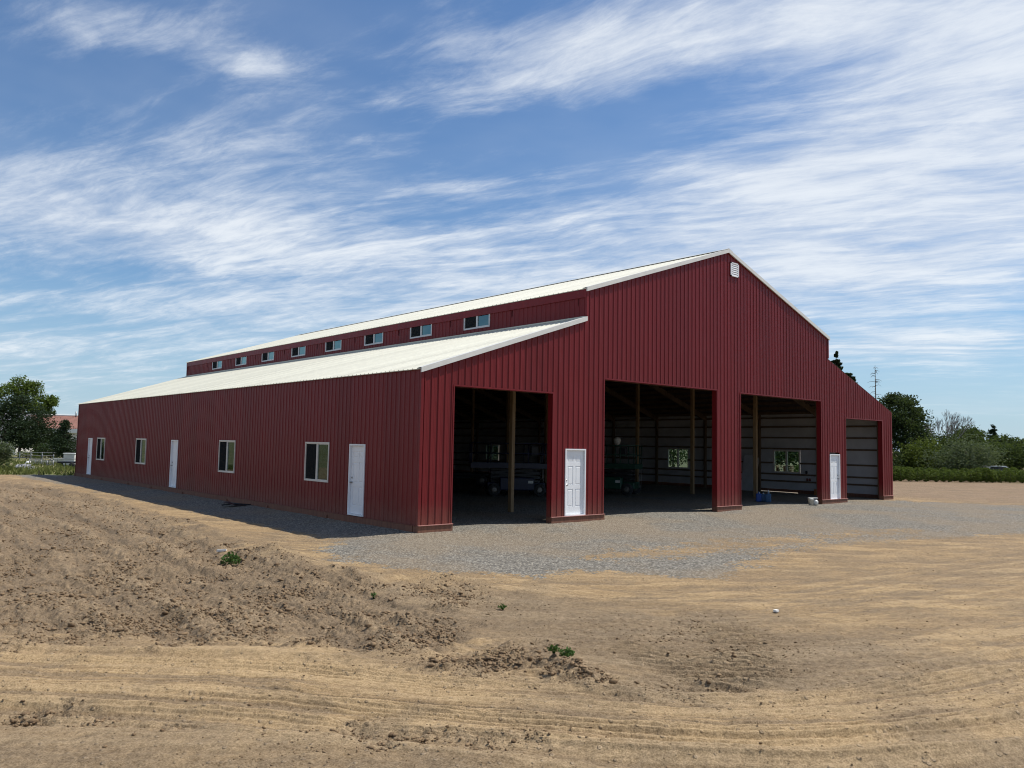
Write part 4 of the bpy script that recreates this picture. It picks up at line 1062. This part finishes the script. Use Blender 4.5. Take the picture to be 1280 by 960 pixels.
# arched porch front
def arch_wall(x0, x1, y0, y1, z1, arches):
    mb = MB(); n = 10; cuts = [x0]
    for c, hw in arches: cuts += [c + hw * math.cos(math.pi * (1 - i / n)) for i in range(n + 1)]
    cuts.append(x1)
    def low(x):
        for c, hw in arches:
            if abs(x - c) < hw: return 1.35 + math.sqrt(max(0, hw * hw - (x - c) ** 2))
        return -.3
    for a, b in zip(cuts[:-1], cuts[1:]):
        m_ = (a + b) / 2; inn = any(abs(m_ - c) < hw for c, hw in arches)
        za, zb_ = (1.35 + math.sqrt(max(0, [hw * hw - (a - c) ** 2 for c, hw in arches if abs(m_ - c) < hw][0])), 1.35 + math.sqrt(max(0, [hw * hw - (b - c) ** 2 for c, hw in arches if abs(m_ - c) < hw][0]))) if inn else (-.3, -.3)
        v = [(a, y0, za), (b, y0, zb_), (b, y0, z1), (a, y0, z1), (a, y1, za), (b, y1, zb_), (b, y1, z1), (a, y1, z1)]
        mb.add(v, [(0, 1, 2, 3), (7, 6, 5, 4), (0, 4, 5, 1), (3, 2, 6, 7)])
    return mb
arch_wall(-HL_, HL_, -1.5, -1.2, HW - .07, [(-9.5 + 3.8 * k, 1.35) for k in range(6)]).build('arcade', 'stucco', house)
for u in (-7.6, -3.2, 1.0, 5.0, 9.4):
    mb = MB(); mb.box(u - .6, u + .6, -.04, -.005, .9, 2.2); w_ = mb.build('window', 'fascia', house)
    mb = MB(); mb.box(u - .52, u + .52, -.06, -.041, .98, 2.12); mb.build('pane', 'shade', w_)
# grey-roofed outbuilding at the frame's left edge
ob = empty('outbuilding', 'grey roofed outbuilding half hidden behind leftmost conifer', 'outbuilding', foot(-18, 112), hyaw)
mb = MB(); mb.box(-4, 4, 0, 6, -.3, 3.6); mb.build('wall', 'stucco', ob)
mb = MB(); mb.add([(-4.3, -.4, 3.5), (4.3, -.4, 3.5), (4.3, 3, 5.7), (-4.3, 3, 5.7), (4.3, 6.4, 3.5), (-4.3, 6.4, 3.5)], [(0, 1, 2, 3), (3, 2, 4, 5), (1, 4, 2), (0, 3, 5), (0, 5, 4, 1)]); mb.build('roof', 'graymetal', ob)
# low pipe fence
def fence(name, label, p0, p1, h, n, rails, m):
    t = empty(name, label, 'fence', p0); d = Vector((p1[0] - p0[0], p1[1] - p0[1], p1[2] - p0[2]))
    for i in range(n + 1):
        mb = MB(); q = d * (i / n); mb.tube([(q.x, q.y, -.1), (q.x, q.y, q.z + h)], .045, 6); mb.build('post', m, t)
    mb = MB()
    for r in rails: mb.tube([(0, 0, r * h), (d.x, d.y, d.z + r * h)], .028, 6)
    mb.build('rails', m, t)
    # pickets of the panel
    if len(rails) < 3:
        mb = MB(); k = int(d.length / .22)
        for i in range(k):
            q = d * (i / k); mb.tube([(q.x, q.y, .1 * h), (q.x, q.y, q.z + h * .95)], .016, 5)
        mb.build('pickets', m, t)
fence('yard_fence', 'low grey picket panel fence lying across the grassy yard', foot(38, 78), foot(68, 74), .55, 4, (.2, .95), 'galv')
fence('rail_fence', 'grey three rail fence in front of conifers and arches', foot(-30, 88), foot(96, 86), 1.0, 9, (.35, .65, .97), 'galv')
# rubble: broken concrete pieces
for k in range(26):
    px = random.triangular(18, 47, 30); tt = random.uniform(57, 66)
    p = foot(px, tt); mb = MB(); s = random.uniform(.16, .38)
    n = 7; vs = []
    for zz, sc_ in ((-.1, 1.0), (.16, 1.05), (.30, .72)):
        for i in range(n):
            q = 6.283 * i / n; rr_ = s * sc_ * random.uniform(.75, 1.2); vs.append((rr_ * math.cos(q), rr_ * .75 * math.sin(q), zz * s * 2.2 + random.uniform(-.05, .05)))
    fs = [tuple(range(2 * n, 3 * n))] + [(a * n + i, a * n + (i + 1) % n, a * n + n + (i + 1) % n, a * n + n + i) for a in range(2) for i in range(n)]
    mb.add(vs, fs); o = mb.build('concrete_chunk', 'concrete', None, (p[0], p[1], p[2] + random.uniform(.0, .25) * (1 if abs(px - 31) < 8 else .2)))
    o.rotation_euler = (random.uniform(-.4, .4), random.uniform(-.4, .4), random.uniform(0, 6))
    tag(o, 'grey broken concrete chunk heaped in the grass left of barn', 'rubble', 'concrete chunks in the grass heap')
# small yard objects beyond the grass
def lidded_bin(px, t_, w, h, label, m):
    r = empty('storage_bin', label, 'bin', foot(px, t_), hyaw)
    mb = MB(); mb.cbox(-w / 2, w / 2, -.35, .35, -.05, h, .05); mb.build('bin_body', m, r)
    mb = MB(); mb.cbox(-w / 2 - .05, w / 2 + .05, -.4, .4, h + .002, h + .09, .03); mb.build('lid', 'fascia', r)
lidded_bin(89, 74, 1.0, 1.15, 'pale square bin beside the barn back corner and spruce', 'stucco')
def cart(px, t_):
    r = empty('garden_cart', 'small white garden cart parked in grass left of pale bin', 'cart', foot(px, t_), hyaw + .3)
    mb = MB(); vs = [(-.45, -.3, .35), (.45, -.3, .35), (.45, .3, .35), (-.45, .3, .35), (-.6, -.42, .72), (.6, -.42, .72), (.6, .42, .72), (-.6, .42, .72)]
    mb.add(vs, [(3, 2, 1, 0), (0, 1, 5, 4), (1, 2, 6, 5), (2, 3, 7, 6), (3, 0, 4, 7), (4, 5, 6, 7)]); mb.build('tub', 'whitepl', r)
    for s_ in (-.36, .36):
        mb = MB(); mb.lathe((.3, s_, .2), [(0, -.04), (.2, -.04), (.2, .04), (0, .04)], 14, 'y'); mb.build('wheel', 'rubber', r)
    mb = MB(); mb.tube([(-.5, 0, .5), (-1.2, 0, .75)], .03, 6); mb.build('handle', 'galv', r)
cart(77, 75)
mb = MB(); mb.lathe((0, 0, 0), [(0, .30), (.18, .26), (.28, .12), (.30, 0), (0, -.02)], 14)
tag(mb.build('white_boulder', 'card', None, foot(37, 79)), 'pale rounded boulder in the grass behind the concrete heap', 'boulder')
def trailer_low(px, t_):
    r = empty('yard_trailer', 'low dark trailer with white side rail just beside barn back corner', 'trailer', foot(px, t_), hyaw)
    mb = MB(); mb.cbox(-1.3, 1.3, -.7, .7, .42, .56, .03); mb.build('deck', 'blackmet', r)
    mb = MB(); mb.tube([(-1.3, -.72, .8), (1.3, -.72, .8)], .04, 6); mb.tube([(-1.25, -.72, .5), (-1.25, -.72, .8)], .03, 6); mb.tube([(1.25, -.72, .5), (1.25, -.72, .8)], .03, 6); mb.build('side_rail', 'galv', r)
    for s_ in (-.76, .76):
        mb = MB(); mb.lathe((0, s_, .24), [(0, -.08), (.22, -.08), (.26, -.05), (.26, .05), (.22, .08), (0, .08)], 16, 'y'); mb.build('wheel', 'rubber', r)
trailer_low(96, 71)
# stake on the dirt edge
p = ground_at(48.5, 594)
mb = MB(); mb.box(-.03, .03, -.02, .02, -.1, .26); mb.add([(-.03, -.02, .26), (.03, -.02, .26), (.03, .02, .26), (-.03, .02, .26), (0, 0, .31)], [(0, 1, 4), (1, 2, 4), (2, 3, 4), (3, 0, 4)])
tag(mb.build('survey_stake', 'stake', None, tuple(p)), 'short wooden stake at the edge where dirt meets grass', 'stake')
# grass of the yard
def yard_grass():
    n = 15000
    e = gl1[:2] - gl0[:2]; e = e / np.hypot(*e); nn = np.array([-e[1], e[0]])
    s = rng.uniform(-22, 14, n); d = rng.uniform(.0, 1, n) ** 1.6 * 42 + .2
    x = gl0[0] + e[0] * s + nn[0] * d; y = gl0[1] + e[1] * s + nn[1] * d
    keep = (fbm(x, y, .3, 3) > -.28) & ~((x > -.5) & (x < W) & (y < L + .6)); x, y, d = x[keep], y[keep], d[keep]; n = len(x)
    z = base_z(x, y); h = rng.uniform(.10, .34, n) * (1 + .8 * fbm(x, y, .25, 2)); q = rng.uniform(0, 6.28, n); w = .05 + .0006 * d
    dx, dy = np.cos(q) * w, np.sin(q) * w; lx, ly = rng.normal(0, .10, n), rng.normal(0, .10, n)
    v = np.stack([np.stack([x - dx, y - dy, z - .03], 1), np.stack([x + dx, y + dy, z - .03], 1), np.stack([x + dx * .3 + lx, y + dy * .3 + ly, z + h], 1), np.stack([x - dx * .3 + lx, y - dy * .3 + ly, z + h * .9], 1)], 1)
    me = bpy.data.meshes.new('yard_grass'); me.from_pydata(v.reshape(-1, 3).tolist(), [], (np.arange(n)[:, None] * 4 + np.arange(4)).tolist())
    at = me.attributes.new('tone', 'FLOAT', 'POINT'); at.data.foreach_set('value', np.repeat(rng.uniform(0, 1, n), 4).astype(np.float32))
    me.materials.append(M['grass']); me.update()
    o = bpy.data.objects.new('yard_grass', me); COL.objects.link(o)
    tag(o, 'rough green and straw grass of the yard beyond the dirt', 'grass', kind='stuff')
yard_grass()
# car behind the nursery rows
def car(px, t_):
    r = empty('parked_car', 'pale parked car half hidden behind the nursery rows', 'car', foot(px, t_), math.atan2(RT[1], RT[0]))
    prof = [(-2.1, .35), (-2.15, .75), (-1.5, .95), (-.95, 1.42), (.55, 1.45), (1.25, 1.0), (2.0, .88), (2.12, .35)]
    mb = MB(); n = len(prof)
    vs = [(x, -.85 + (.12 if z > 1.2 else 0), z) for x, z in prof] + [(x, .85 - (.12 if z > 1.2 else 0), z) for x, z in prof]
    mb.add(vs, [tuple(range(n)), tuple(reversed(range(n, 2 * n)))] + [(i, i + n, (i + 1) % n + n, (i + 1) % n) for i in range(n)]); mb.build('body', 'whitecar', r)
    mb = MB(); mb.add([(-1.25, -.845, 1.0), (1.0, -.845, 1.0), (.5, -.76, 1.36), (-.9, -.76, 1.36)], [(0, 1, 2, 3)]); mb.add([(-1.25, -.815, 1.0), (1.0, -.815, 1.0), (.5, -.73, 1.36), (-.9, -.73, 1.36)], [(3, 2, 1, 0)]); mb.build('side_window', 'shade', r)
    for x_ in (-1.3, 1.3):
        for y_ in (-.78, .78):
            mb = MB(); mb.lathe((x_, y_, .3), [(0, -.1), (.2, -.1), (.3, -.07), (.3, .07), (.2, .1), (0, .1)], 16, 'y'); mb.build('wheel', 'rubber', r)
car(1244, 79)

# --- weeds and scraps on the dirt
def weed(px, py, w, h, n, label, leaf=.06):
    p = ground_at(px, py); p[2] = z_at(p[0], p[1]); t = empty('weed', label, 'weed', tuple(p))
    q = rng.uniform(0, 6.28, n); r = w * .5 * np.sqrt(rng.uniform(0, 1, n)); z = h * rng.uniform(.1, 1, n) * (1 - .6 * (r / (w * .5)) ** 2) + .02
    leaf_mesh('foliage', np.stack([r * np.cos(q), r * np.sin(q), z], 1), leaf, rng.uniform(0, 1, n), 'weedleaf', t)
    mb = MB()
    for k in range(9):
        a = random.uniform(0, 6.28); rr_ = random.uniform(.1, .42) * w
        mb.tube([(0, 0, -.04), (rr_ * .5 * math.cos(a), rr_ * .5 * math.sin(a), h * .45), (rr_ * math.cos(a), rr_ * math.sin(a), h * .8)], [.006, .005, .003], 5)
    mb.build('stems', 'weedleaf', t)
weed(288, 706, .36, .24, 260, 'leafy green weed on the churned soil, left of gravel')
weed(692, 834, .12, .07, 70, 'smaller of two green weeds beside the curved track', .035)
weed(708, 836, .14, .085, 90, 'larger of two green weeds beside the curved track', .04)
weed(467, 745, .10, .09, 26, 'thin pale weed below the gravel corner', .04)
weed(628, 762, .14, .08, 40, 'tiny dull weed near the lumpy bank', .035)
def scrap(name, px, py, pts, m, label, cat, th=.02, tilt=.0, rz=0):
    p = ground_at(px, py); p[2] = z_at(p[0], p[1]) - .005; mb = MB(); n = len(pts)
    vs = [(x, y, th + tilt * x) for x, y in pts] + [(x, y, tilt * x - .015) for x, y in pts]
    mb.add(vs, [tuple(range(n)), tuple(reversed(range(n, 2 * n)))] + [((i + 1) % n, i, i + n, (i + 1) % n + n) for i in range(n)])
    o = mb.build(name, m, None, (p[0], p[1], p[2] + .03)); o.rotation_euler = (0, 0, rz); tag(o, label, cat)
scrap('paper_scrap', 970, 764, [(-.035, -.03), (.03, -.03), (.04, .02), (-.025, .03)], 'card', 'small white scrap lying on graded dirt', 'litter', .012)
scrap('wood_offcut', 277, 691, [(-.11, -.02), (.11, -.015), (.10, .02), (-.10, .02)], 'card', 'pale wood offcut beside the leafy weed', 'offcut', .03, .1, -.9)
mb = MB(); n = 10
pp = ground_at(296, 633)
for i in range(n):
    for j in range(4):
        mb.v.append((i / n * .95 - .5, j * .14 - .2 + .04 * math.sin(i), .04 + .13 * max(0, math.sin(i * .55 + .6)) * (1 - abs(j - 1.3) / 3.2) + .03 * random.random()))
for i in range(n - 1):
    for j in range(3): mb.f.append([i * 4 + j, i * 4 + 4 + j, i * 4 + 5 + j, i * 4 + 1 + j]); mb.mi.append(0); mb.sm.append(True)
mb.tube([(-.5, -.15, .05), (-.1, .05, .10), (.48, .1, .05)], .03, 6)
o = mb.build('plastic_sheet', 'plastic', None, tuple(pp)); o.rotation_euler = (0, 0, -.7); tag(o, 'crumpled black plastic strip on shaded gravel by barn wall', 'plastic')

# --- inside the barn
def tyre(parent, x, y, z, r, w, rim='steel'):
    mb = MB(); mb.lathe((x, y, z), [(r * .55, -w / 2), (r * .92, -w / 2), (r, -w * .32), (r, w * .32), (r * .92, w / 2), (r * .55, w / 2)], 22, 'y'); o = mb.build('wheel', 'rubber', parent)
    mb = MB(); mb.lathe((x, y, z), [(0, -w * .38), (r * .25, -w * .42), (r * .56, -w * .3), (r * .56, w * .3), (r * .25, w * .42), (0, w * .38)], 16, 'y'); mb.build('rim', rim, o)
def scissor_lift(label, loc, rz, paint, extend):
    r = empty('scissor_lift', label, 'lift', loc, rz)
    L2, W2 = 1.35, .80
    mb = MB(); mb.cbox(-L2, L2, -W2 + .22, W2 - .22, .30, .62, .03); mb.build('chassis', paint, r)
    for s_ in (-1, 1):
        mb = MB(); mb.cbox(-.80, .80, s_ * .72 - .20, s_ * .72 + .20, .28, .86, .04); tr = mb.build('side_tray', paint, r)
        mb = MB(); mb.box(.50, .74, s_ * .925 - .003, s_ * .925 + .003, .60, .72); mb.build('decal_plate', 'whitepl', tr)
    for x_ in (-1.05, 1.05):
        for y_ in (-.78, .78): tyre(r, x_, y_, .29, .30, .22)
    mb = MB()
    for lv in range(3):
        z0 = .66 + lv * .20
        for y_ in (-.38, .38):
            mb.bar((-1.15, y_, z0), (1.15, y_ * .98, z0 + .18), .05, .09); mb.bar((-1.15, y_ * .86, z0 + .18), (1.15, y_ * .86, z0), .05, .09)
        for x_ in (-1.15, 0, 1.15): mb.tube([(x_, -.42, z0 + .09), (x_, .42, z0 + .09)], .025, 6)
    mb.build('scissor_arms', 'blackmet', r)
    x0, x1 = -1.38 - extend, 1.42
    mb = MB(); mb.cbox(x0, x1, -W2, W2, 1.28, 1.36, .02); mb.box(x0, x1, -W2 - .012, -W2 - .002, 1.28, 1.50); mb.box(x0, x1, W2 + .002, W2 + .012, 1.28, 1.50); mb.box(x1 + .002, x1 + .012, -W2, W2, 1.28, 1.50); mb.box(x0 - .012, x0 - .002, -W2, W2, 1.28, 1.50)
    pl = mb.build('platform', paint, r)
    mb = MB(); h0_, h1_ = 1.50, 2.42; xs = np.linspace(x0 + .03, x1 - .03, 5)
    for y_ in (-W2 + .02, W2 - .02):
        for x_ in xs: mb.tube([(x_, y_, h0_ - .2), (x_, y_, h1_)], .024, 6)
        for z_ in (h1_, 1.95): mb.tube([(xs[0], y_, z_), (xs[-1], y_, z_)], .024, 6)
    for x_ in (xs[0], xs[-1]):
        for z_ in (h1_, 1.95): mb.tube([(x_, -W2 + .02, z_), (x_, W2 - .02, z_)], .024, 6)
        for y_ in (-.27, .27): mb.tube([(x_, y_, h0_ - .2), (x_, y_, h1_)], .02, 6)
    mb.build('guard_rail', paint, r)
    mb = MB(); mb.cbox(xs[-1] - .75, xs[-1] - .40, -W2 + .05, -W2 + .25, 1.85, 2.32, .03); mb.build('control_box', 'blackmet', r)
    mb = MB()
    for k in range(3): mb.bar((x1 - .02, .2, .42 + k * .26), (x1 - .02, .62, .42 + k * .26), .04, .03)
    mb.tube([(x1 - .02, .2, .35), (x1 - .02, .2, 1.28)], .018, 6); mb.tube([(x1 - .02, .62, .35), (x1 - .02, .62, 1.28)], .018, 6)
    mb.build('ladder', 'steel', r)
    return r
gz = float(base_z(18, 9)) + .005
LG = scissor_lift('dark green scissor lift with railed platform inside second bay', (18.05, 9.35, gz), math.atan2(-.9, .43), 'green', 0)
LB = scissor_lift('dark blue scissor lift with extended platform inside leftmost bay', (12.75, 10.6, gz), math.atan2(RT[1], RT[0]) + .12, 'blue', .75)
# pale bundle on the rail of the green lift
q = deep(784.5, 553.5, 39.0); mb = MB()
mb.lathe((0, 0, 0), [(0, .20), (.10, .18), (.17, .10), (.18, 0), (.14, -.12), (.05, -.2), (0, -.2)], 12)
zr = gz + 2.42 + .02 + .19
bd = Vector((18.05, 9.35, 0)) + Matrix.Rotation(math.atan2(-.9, .43), 3, 'Z') @ Vector((.55, -.78, 0))
tag(mb.build('cloth_bundle', 'cloth', None, (bd.x, bd.y, zr)), 'pale rounded bundle resting on rail of the green lift', 'bundle')
# flatbed trailer
fb = empty('flatbed_trailer', 'low dark flatbed trailer behind blue lift in leftmost bay', 'trailer', (*foot(598, 46)[:2], gz), math.atan2(RT[1], RT[0]) + .05)
mb = MB(); mb.cbox(-2.6, 2.6, -1.0, 1.0, .58, .72, .03); mb.build('deck', 'blackmet', fb)
mb = MB(); mb.bar((-2.6, -.5, .5), (2.6, -.5, .5), .08, .14); mb.bar((-2.6, .5, .5), (2.6, .5, .5), .08, .14); mb.tube([(-2.6, -.4, .5), (-3.8, 0, .5)], .05, 6); mb.tube([(-2.6, .4, .5), (-3.8, 0, .5)], .05, 6); mb.build('trailer_frame', 'blackmet', fb)
for x_ in (.2, 1.0):
    for y_ in (-1.12, 1.12): tyre(fb, x_, y_, .33, .33, .2)
mb = MB(); mb.tube([(-2.5, -.95, .7), (-2.5, -.95, 1.25), (-2.5, .95, 1.25), (-2.5, .95, .7)], .03, 6); mb.build('headboard', 'blackmet', fb)
# blue jugs
def jug(px, py, w, d, h, m, label, spout):
    p = ground_at(px, py); r = empty('jerry_can', label, 'jug', (p[0], p[1], gz + .0), .5)
    mb = MB(); mb.cbox(-w / 2, w / 2, -d / 2, d / 2, 0, h, .035); mb.build('can_body', m, r)
    mb = MB(); mb.tube([(-w * .3, 0, h - .01), (-w * .3, 0, h + .07), (w * .12, 0, h + .07), (w * .12, 0, h - .01)], .018, 6); mb.build('handle', m, r)
    mb = MB(); mb.lathe((w * .32, 0, h), [(.04, -.01), (.04, .05), (.03, .06), (.03, .06 + spout), (0, .06 + spout)], 12); mb.build('cap', 'whitepl', r)
jug(948.5, 627, .30, .24, .36, 'bluepl', 'bright blue jug on floor beside third bay post', .0)
jug(954, 627, .20, .22, .33, 'bluepl2', 'dull blue jug between bright blue jug and spouted one', .0)
jug(960.5, 628, .26, .24, .38, 'bluepl2', 'dark blue jug with tall spout, right of other jugs', .10)
# white pails with a board
def pail(px, r0, h, label, lie):
    p = ground_at(px, 631.5); r = empty('paint_pail', label, 'pail', (p[0], p[1], gz))
    prof = [(0, 0), (r0 * .86, 0), (r0, h * .9), (r0 * 1.05, h * .9), (r0 * 1.05, h), (r0 * .5, h + .01), (0, h + .01)] if not lie else [(0, 0), (r0 * .8, .0), (r0, h * .35), (r0, h * .7), (r0 * .55, h), (0, h)]
    mb = MB(); mb.lathe((0, 0, 0), prof, 16); mb.build('pail_body', 'whitepl', r)
    mb = MB(); mb.tube([(r0 * math.cos(a), -.03 - r0 * .2, h * .75 - abs(math.sin(a)) * r0 * .9) for a in np.linspace(0, math.pi, 9)], .005, 5); mb.build('bail_handle', 'steel', r)
pail(1013.8, .115, .27, 'taller white pail under a board beside bay pier', False)
pail(1019.3, .115, .23, 'shorter rounded white pail next to bay pier', True)
p = ground_at(1016, 631.5); mb = MB(); mb.cbox(-.22, .22, -.05, .05, 0, .03, .006)
o = mb.build('short_board', 'card', None, (p[0], p[1], gz + .285)); o.rotation_euler = (0, 0, -.5); tag(o, 'short pale board laid across the white pails', 'board')
# leaning grey panel
lp = empty('leaning_door', 'grey door panel leaning near the third bay post', 'panel', (28.02, 8.30, gz), 0)
lp['label'] = 'grey door panel leaning on right wall behind the third bay post'
mb = MB(); a0, a1 = Vector((0, 0, 0)), Vector((0, 0, 0))
u = Vector((0, -1, 0)); lean = Vector((.36, 0, 0)); nrm = Vector((-1, 0, .18)).normalized() * .04
c = [Vector((0, 0, 0)), u * .92, u * .92 + lean + Vector((0, 0, 2.0)), lean + Vector((0, 0, 2.0))]
mb.add([*c, *[q + nrm for q in c]], [(3, 2, 1, 0), (4, 5, 6, 7), (0, 1, 5, 4), (1, 2, 6, 5), (2, 3, 7, 6), (3, 0, 4, 7)]); mb.build('panel_face', 'panel', lp)
mb = MB(); mb.bar(c[1] + nrm * .5, c[2] + nrm * .5, .055, .055); mb.build('edge_strip', 'fascia', lp)
# small things by the right wall
def wall_item(px, py, x_, mk, name, m, label, cat):
    d = ray(px, py); t_ = (x_ - CAM[0]) / d[0]; p = CAM + d * t_
    o = mk().build(name, m, None, (p[0], p[1], p[2])); tag(o, label, cat); return o
def mk_can(r0, h):
    mb = MB(); mb.lathe((0, 0, 0), [(0, 0), (r0, 0), (r0, h), (r0 * .9, h + .005), (r0 * .5, h + .02), (0, h + .02)], 14); return mb
o = wall_item(1007.5, 596.5, W - .10, lambda: mk_can(.06, .14), 'paint_can', 'blackmet', 'small dark can on girt of right wall', 'can'); o.location.z = .93 + .072
o.location.x = W - .045
for px, lab in ((1008.5, 'left one of two dull red cans on low girt'), (1011.8, 'right one of two dull red cans on low girt')):
    o = wall_item(px, 602, W - .10, lambda: mk_can(.055, .12), 'paint_can', 'redcan', lab, 'can'); o.location.z = .55 + .072; o.location.x = W - .045
p = ground_at(1016.5, 613.5); mb = MB(); mb.cbox(-.22, .22, -.14, .14, 0, .30, .015); mb.box(-.225, .225, -.145, .145, .24, .27)
o = mb.build('orange_box', 'orange', None, (W - .55, 3.6, gz)); tag(o, 'orange box on floor against right wall', 'box')

# ------------------------------------------------------------------ light, sky, camera
SUN = Vector((.51, -.235, 1.0)).normalized()
sun = bpy.data.lights.new('sun', 'SUN'); sun.energy = 4.5; sun.angle = R_(.53); sun.color = (1, .955, .88)
so = bpy.data.objects.new('sun', sun); COL.objects.link(so); so.rotation_euler = (-SUN).to_track_quat('-Z', 'Y').to_euler(); so.location = (30, -20, 60)
wd = bpy.data.worlds.new('World'); S.world = wd; wd.use_nodes = True
t = NT(wd.node_tree); t.n.clear()
wo = t.new('ShaderNodeOutputWorld'); bg = t.new('ShaderNodeBackground'); t.l.new(bg.outputs[0], wo.inputs[0])
sky = t.new('ShaderNodeTexSky', sky_type='NISHITA'); sky.sun_disc = False
sky.sun_elevation = math.asin(SUN.z); sky.sun_rotation = math.atan2(SUN.x, SUN.y); sky.altitude = 60; sky.air_density = 1.15; sky.dust_density = .25; sky.ozone_density = 3.0
bg.inputs[1].default_value = .12
dirv = t.new('ShaderNodeTexCoord').outputs['Generated']
sp = t.new('ShaderNodeSeparateXYZ'); t.put(sp.inputs[0], dirv)
dx, dy, dz = sp.outputs
yaw0 = math.atan2(FW[0], FW[1])
az = t.m('SUBTRACT', t.m('ARCTAN2', dx, dy), yaw0)          # bearing from the barn's near corner side
el = t.m('ARCSINE', dz)
den = t.m('ADD', t.m('MAXIMUM', dz, 0.), .10)
cv = t.new('ShaderNodeCombineXYZ'); t.put(cv.inputs[0], t.m('DIVIDE', dx, den)); t.put(cv.inputs[1], t.m('DIVIDE', dy, den))
lay = cv.outputs[0]                                          # the cloud sheet, seen from below
warp = t.noise(lay, .9, 3, .5, out=1)
wv = t.new('ShaderNodeVectorMath', operation='SCALE'); t.put(wv.inputs[0], warp); wv.inputs['Scale'].default_value = .30
lw = t.new('ShaderNodeVectorMath', operation='ADD'); t.put(lw.inputs[0], lay); t.put(lw.inputs[1], wv.outputs[0])
lw = lw.outputs[0]
TH = R_(-29)
st1 = t.noise(t.mapping(t.mapping(lw, rot=(0, 0, TH)), scale=(4.6, .95, 1)), 1.0, 10, .64, .5)
st2 = t.noise(t.mapping(t.mapping(lw, rot=(0, 0, TH + .28)), scale=(13.0, 3.6, 1), loc=(3, 1, 0)), 1.0, 8, .68, .4)
puf = t.noise(lw, 1.7, 8, .62)
tex = t.m('ADD', t.m('ADD', t.m('MULTIPLY', st1, .44), t.m('MULTIPLY', st2, .25)), t.m('MULTIPLY', puf, .31))
def ang(px, py):
    d = ray(px, py); d = d / np.linalg.norm(d); return math.atan2(d[0], d[1]) - yaw0, math.asin(d[2])
mask = None
for px, py, sx_, sy_, w_ in ((110, 262, 340, 60, .74), (560, 340, 480, 60, .44), (330, 395, 420, 46, .40), (60, 450, 260, 50, .46),
                            (1230, 90, 330, 190, 1.0), (900, 20, 330, 60, .62), (1130, 335, 330, 90, .62), (820, 290, 300, 70, .44), (690, 75, 150, 50, .55), (480, 150, 300, 90, .12),
                            (325, 84, 48, 22, .66), (150, 32, 150, 36, .54), (560, 236, 100, 14, .34), (1150, 432, 220, 22, .52), (110, 145, 280, 40, .22), (1000, 200, 220, 50, .40), (700, 390, 220, 40, .30), (1180, 230, 260, 60, .45)):
    a0, e0 = ang(px, py); a1, _ = ang(px + sx_ * .5, py); _, e1 = ang(px, py - sy_ * .5)
    ra, re = abs(a1 - a0) * 2, abs(e1 - e0) * 2
    u_ = t.m('DIVIDE', t.m('SUBTRACT', az, a0), ra); v_ = t.m('DIVIDE', t.m('SUBTRACT', el, e0), re)
    q_ = t.m('ADD', t.m('MULTIPLY', u_, u_), t.m('MULTIPLY', v_, v_))
    g_ = t.m('MULTIPLY', t.m('POWER', 2.718, t.m('MULTIPLY', q_, -1.0)), w_)
    mask = g_ if mask is None else t.m('ADD', mask, g_)
# elsewhere round the sky, the same thin sheet goes on
away = t.smooth(t.m('ABSOLUTE', az), .75, 1.1)
mask = t.m('ADD', t.m('MINIMUM', mask, 1.0), t.m('MULTIPLY', away, .38))
cov = t.smooth(t.m('ADD', t.m('MULTIPLY', t.m('SUBTRACT', tex, .5), 3.5), mask), .06, 1.16)
veil = t.m('MULTIPLY', t.smooth(t.noise(lay, .55, 5, .6), .40, .70), .16)
cov = t.m('ADD', t.m('MULTIPLY', cov, .86), t.m('MULTIPLY', t.m('SUBTRACT', 1.0, cov), veil))
cloud = t.mix(t.smooth(tex, .40, .62), (4.7, 5.2, 6.0), (6.5, 6.8, 7.1))
skyc = t.mix(1.0, sky.outputs[0], (.53, .66, .785), 'MULTIPLY')
skyc = t.mix(t.smooth(dz, .24, -.02, 0., .65), skyc, (3.2, 4.5, 5.9))
t.put(bg.inputs[0], t.mix(cov, skyc, cloud))

cd = bpy.data.cameras.new('camera'); cd.sensor_width = 36; cd.sensor_fit = 'HORIZONTAL'; cd.lens = 36 * FPX / 1280; cd.clip_start = .05; cd.clip_end = 20000
co = bpy.data.objects.new('camera', cd); COL.objects.link(co)
co.matrix_world = Matrix(((RT[0], UP[0], -FW[0], CAM[0]), (RT[1], UP[1], -FW[1], CAM[1]), (RT[2], UP[2], -FW[2], CAM[2]), (0, 0, 0, 1)))
S.camera = co
S.render.engine = 'CYCLES'
S.cycles.use_denoising = True; S.cycles.filter_width = 1.1
S.cycles.max_bounces = 8; S.cycles.transparent_max_bounces = 12
S.view_settings.view_transform = 'Standard'; S.view_settings.look = 'None'; S.view_settings.exposure = 0.22; S.view_settings.gamma = 1.0
S.view_settings.use_curve_mapping = False
S.render.resolution_x, S.render.resolution_y = 1024, 768
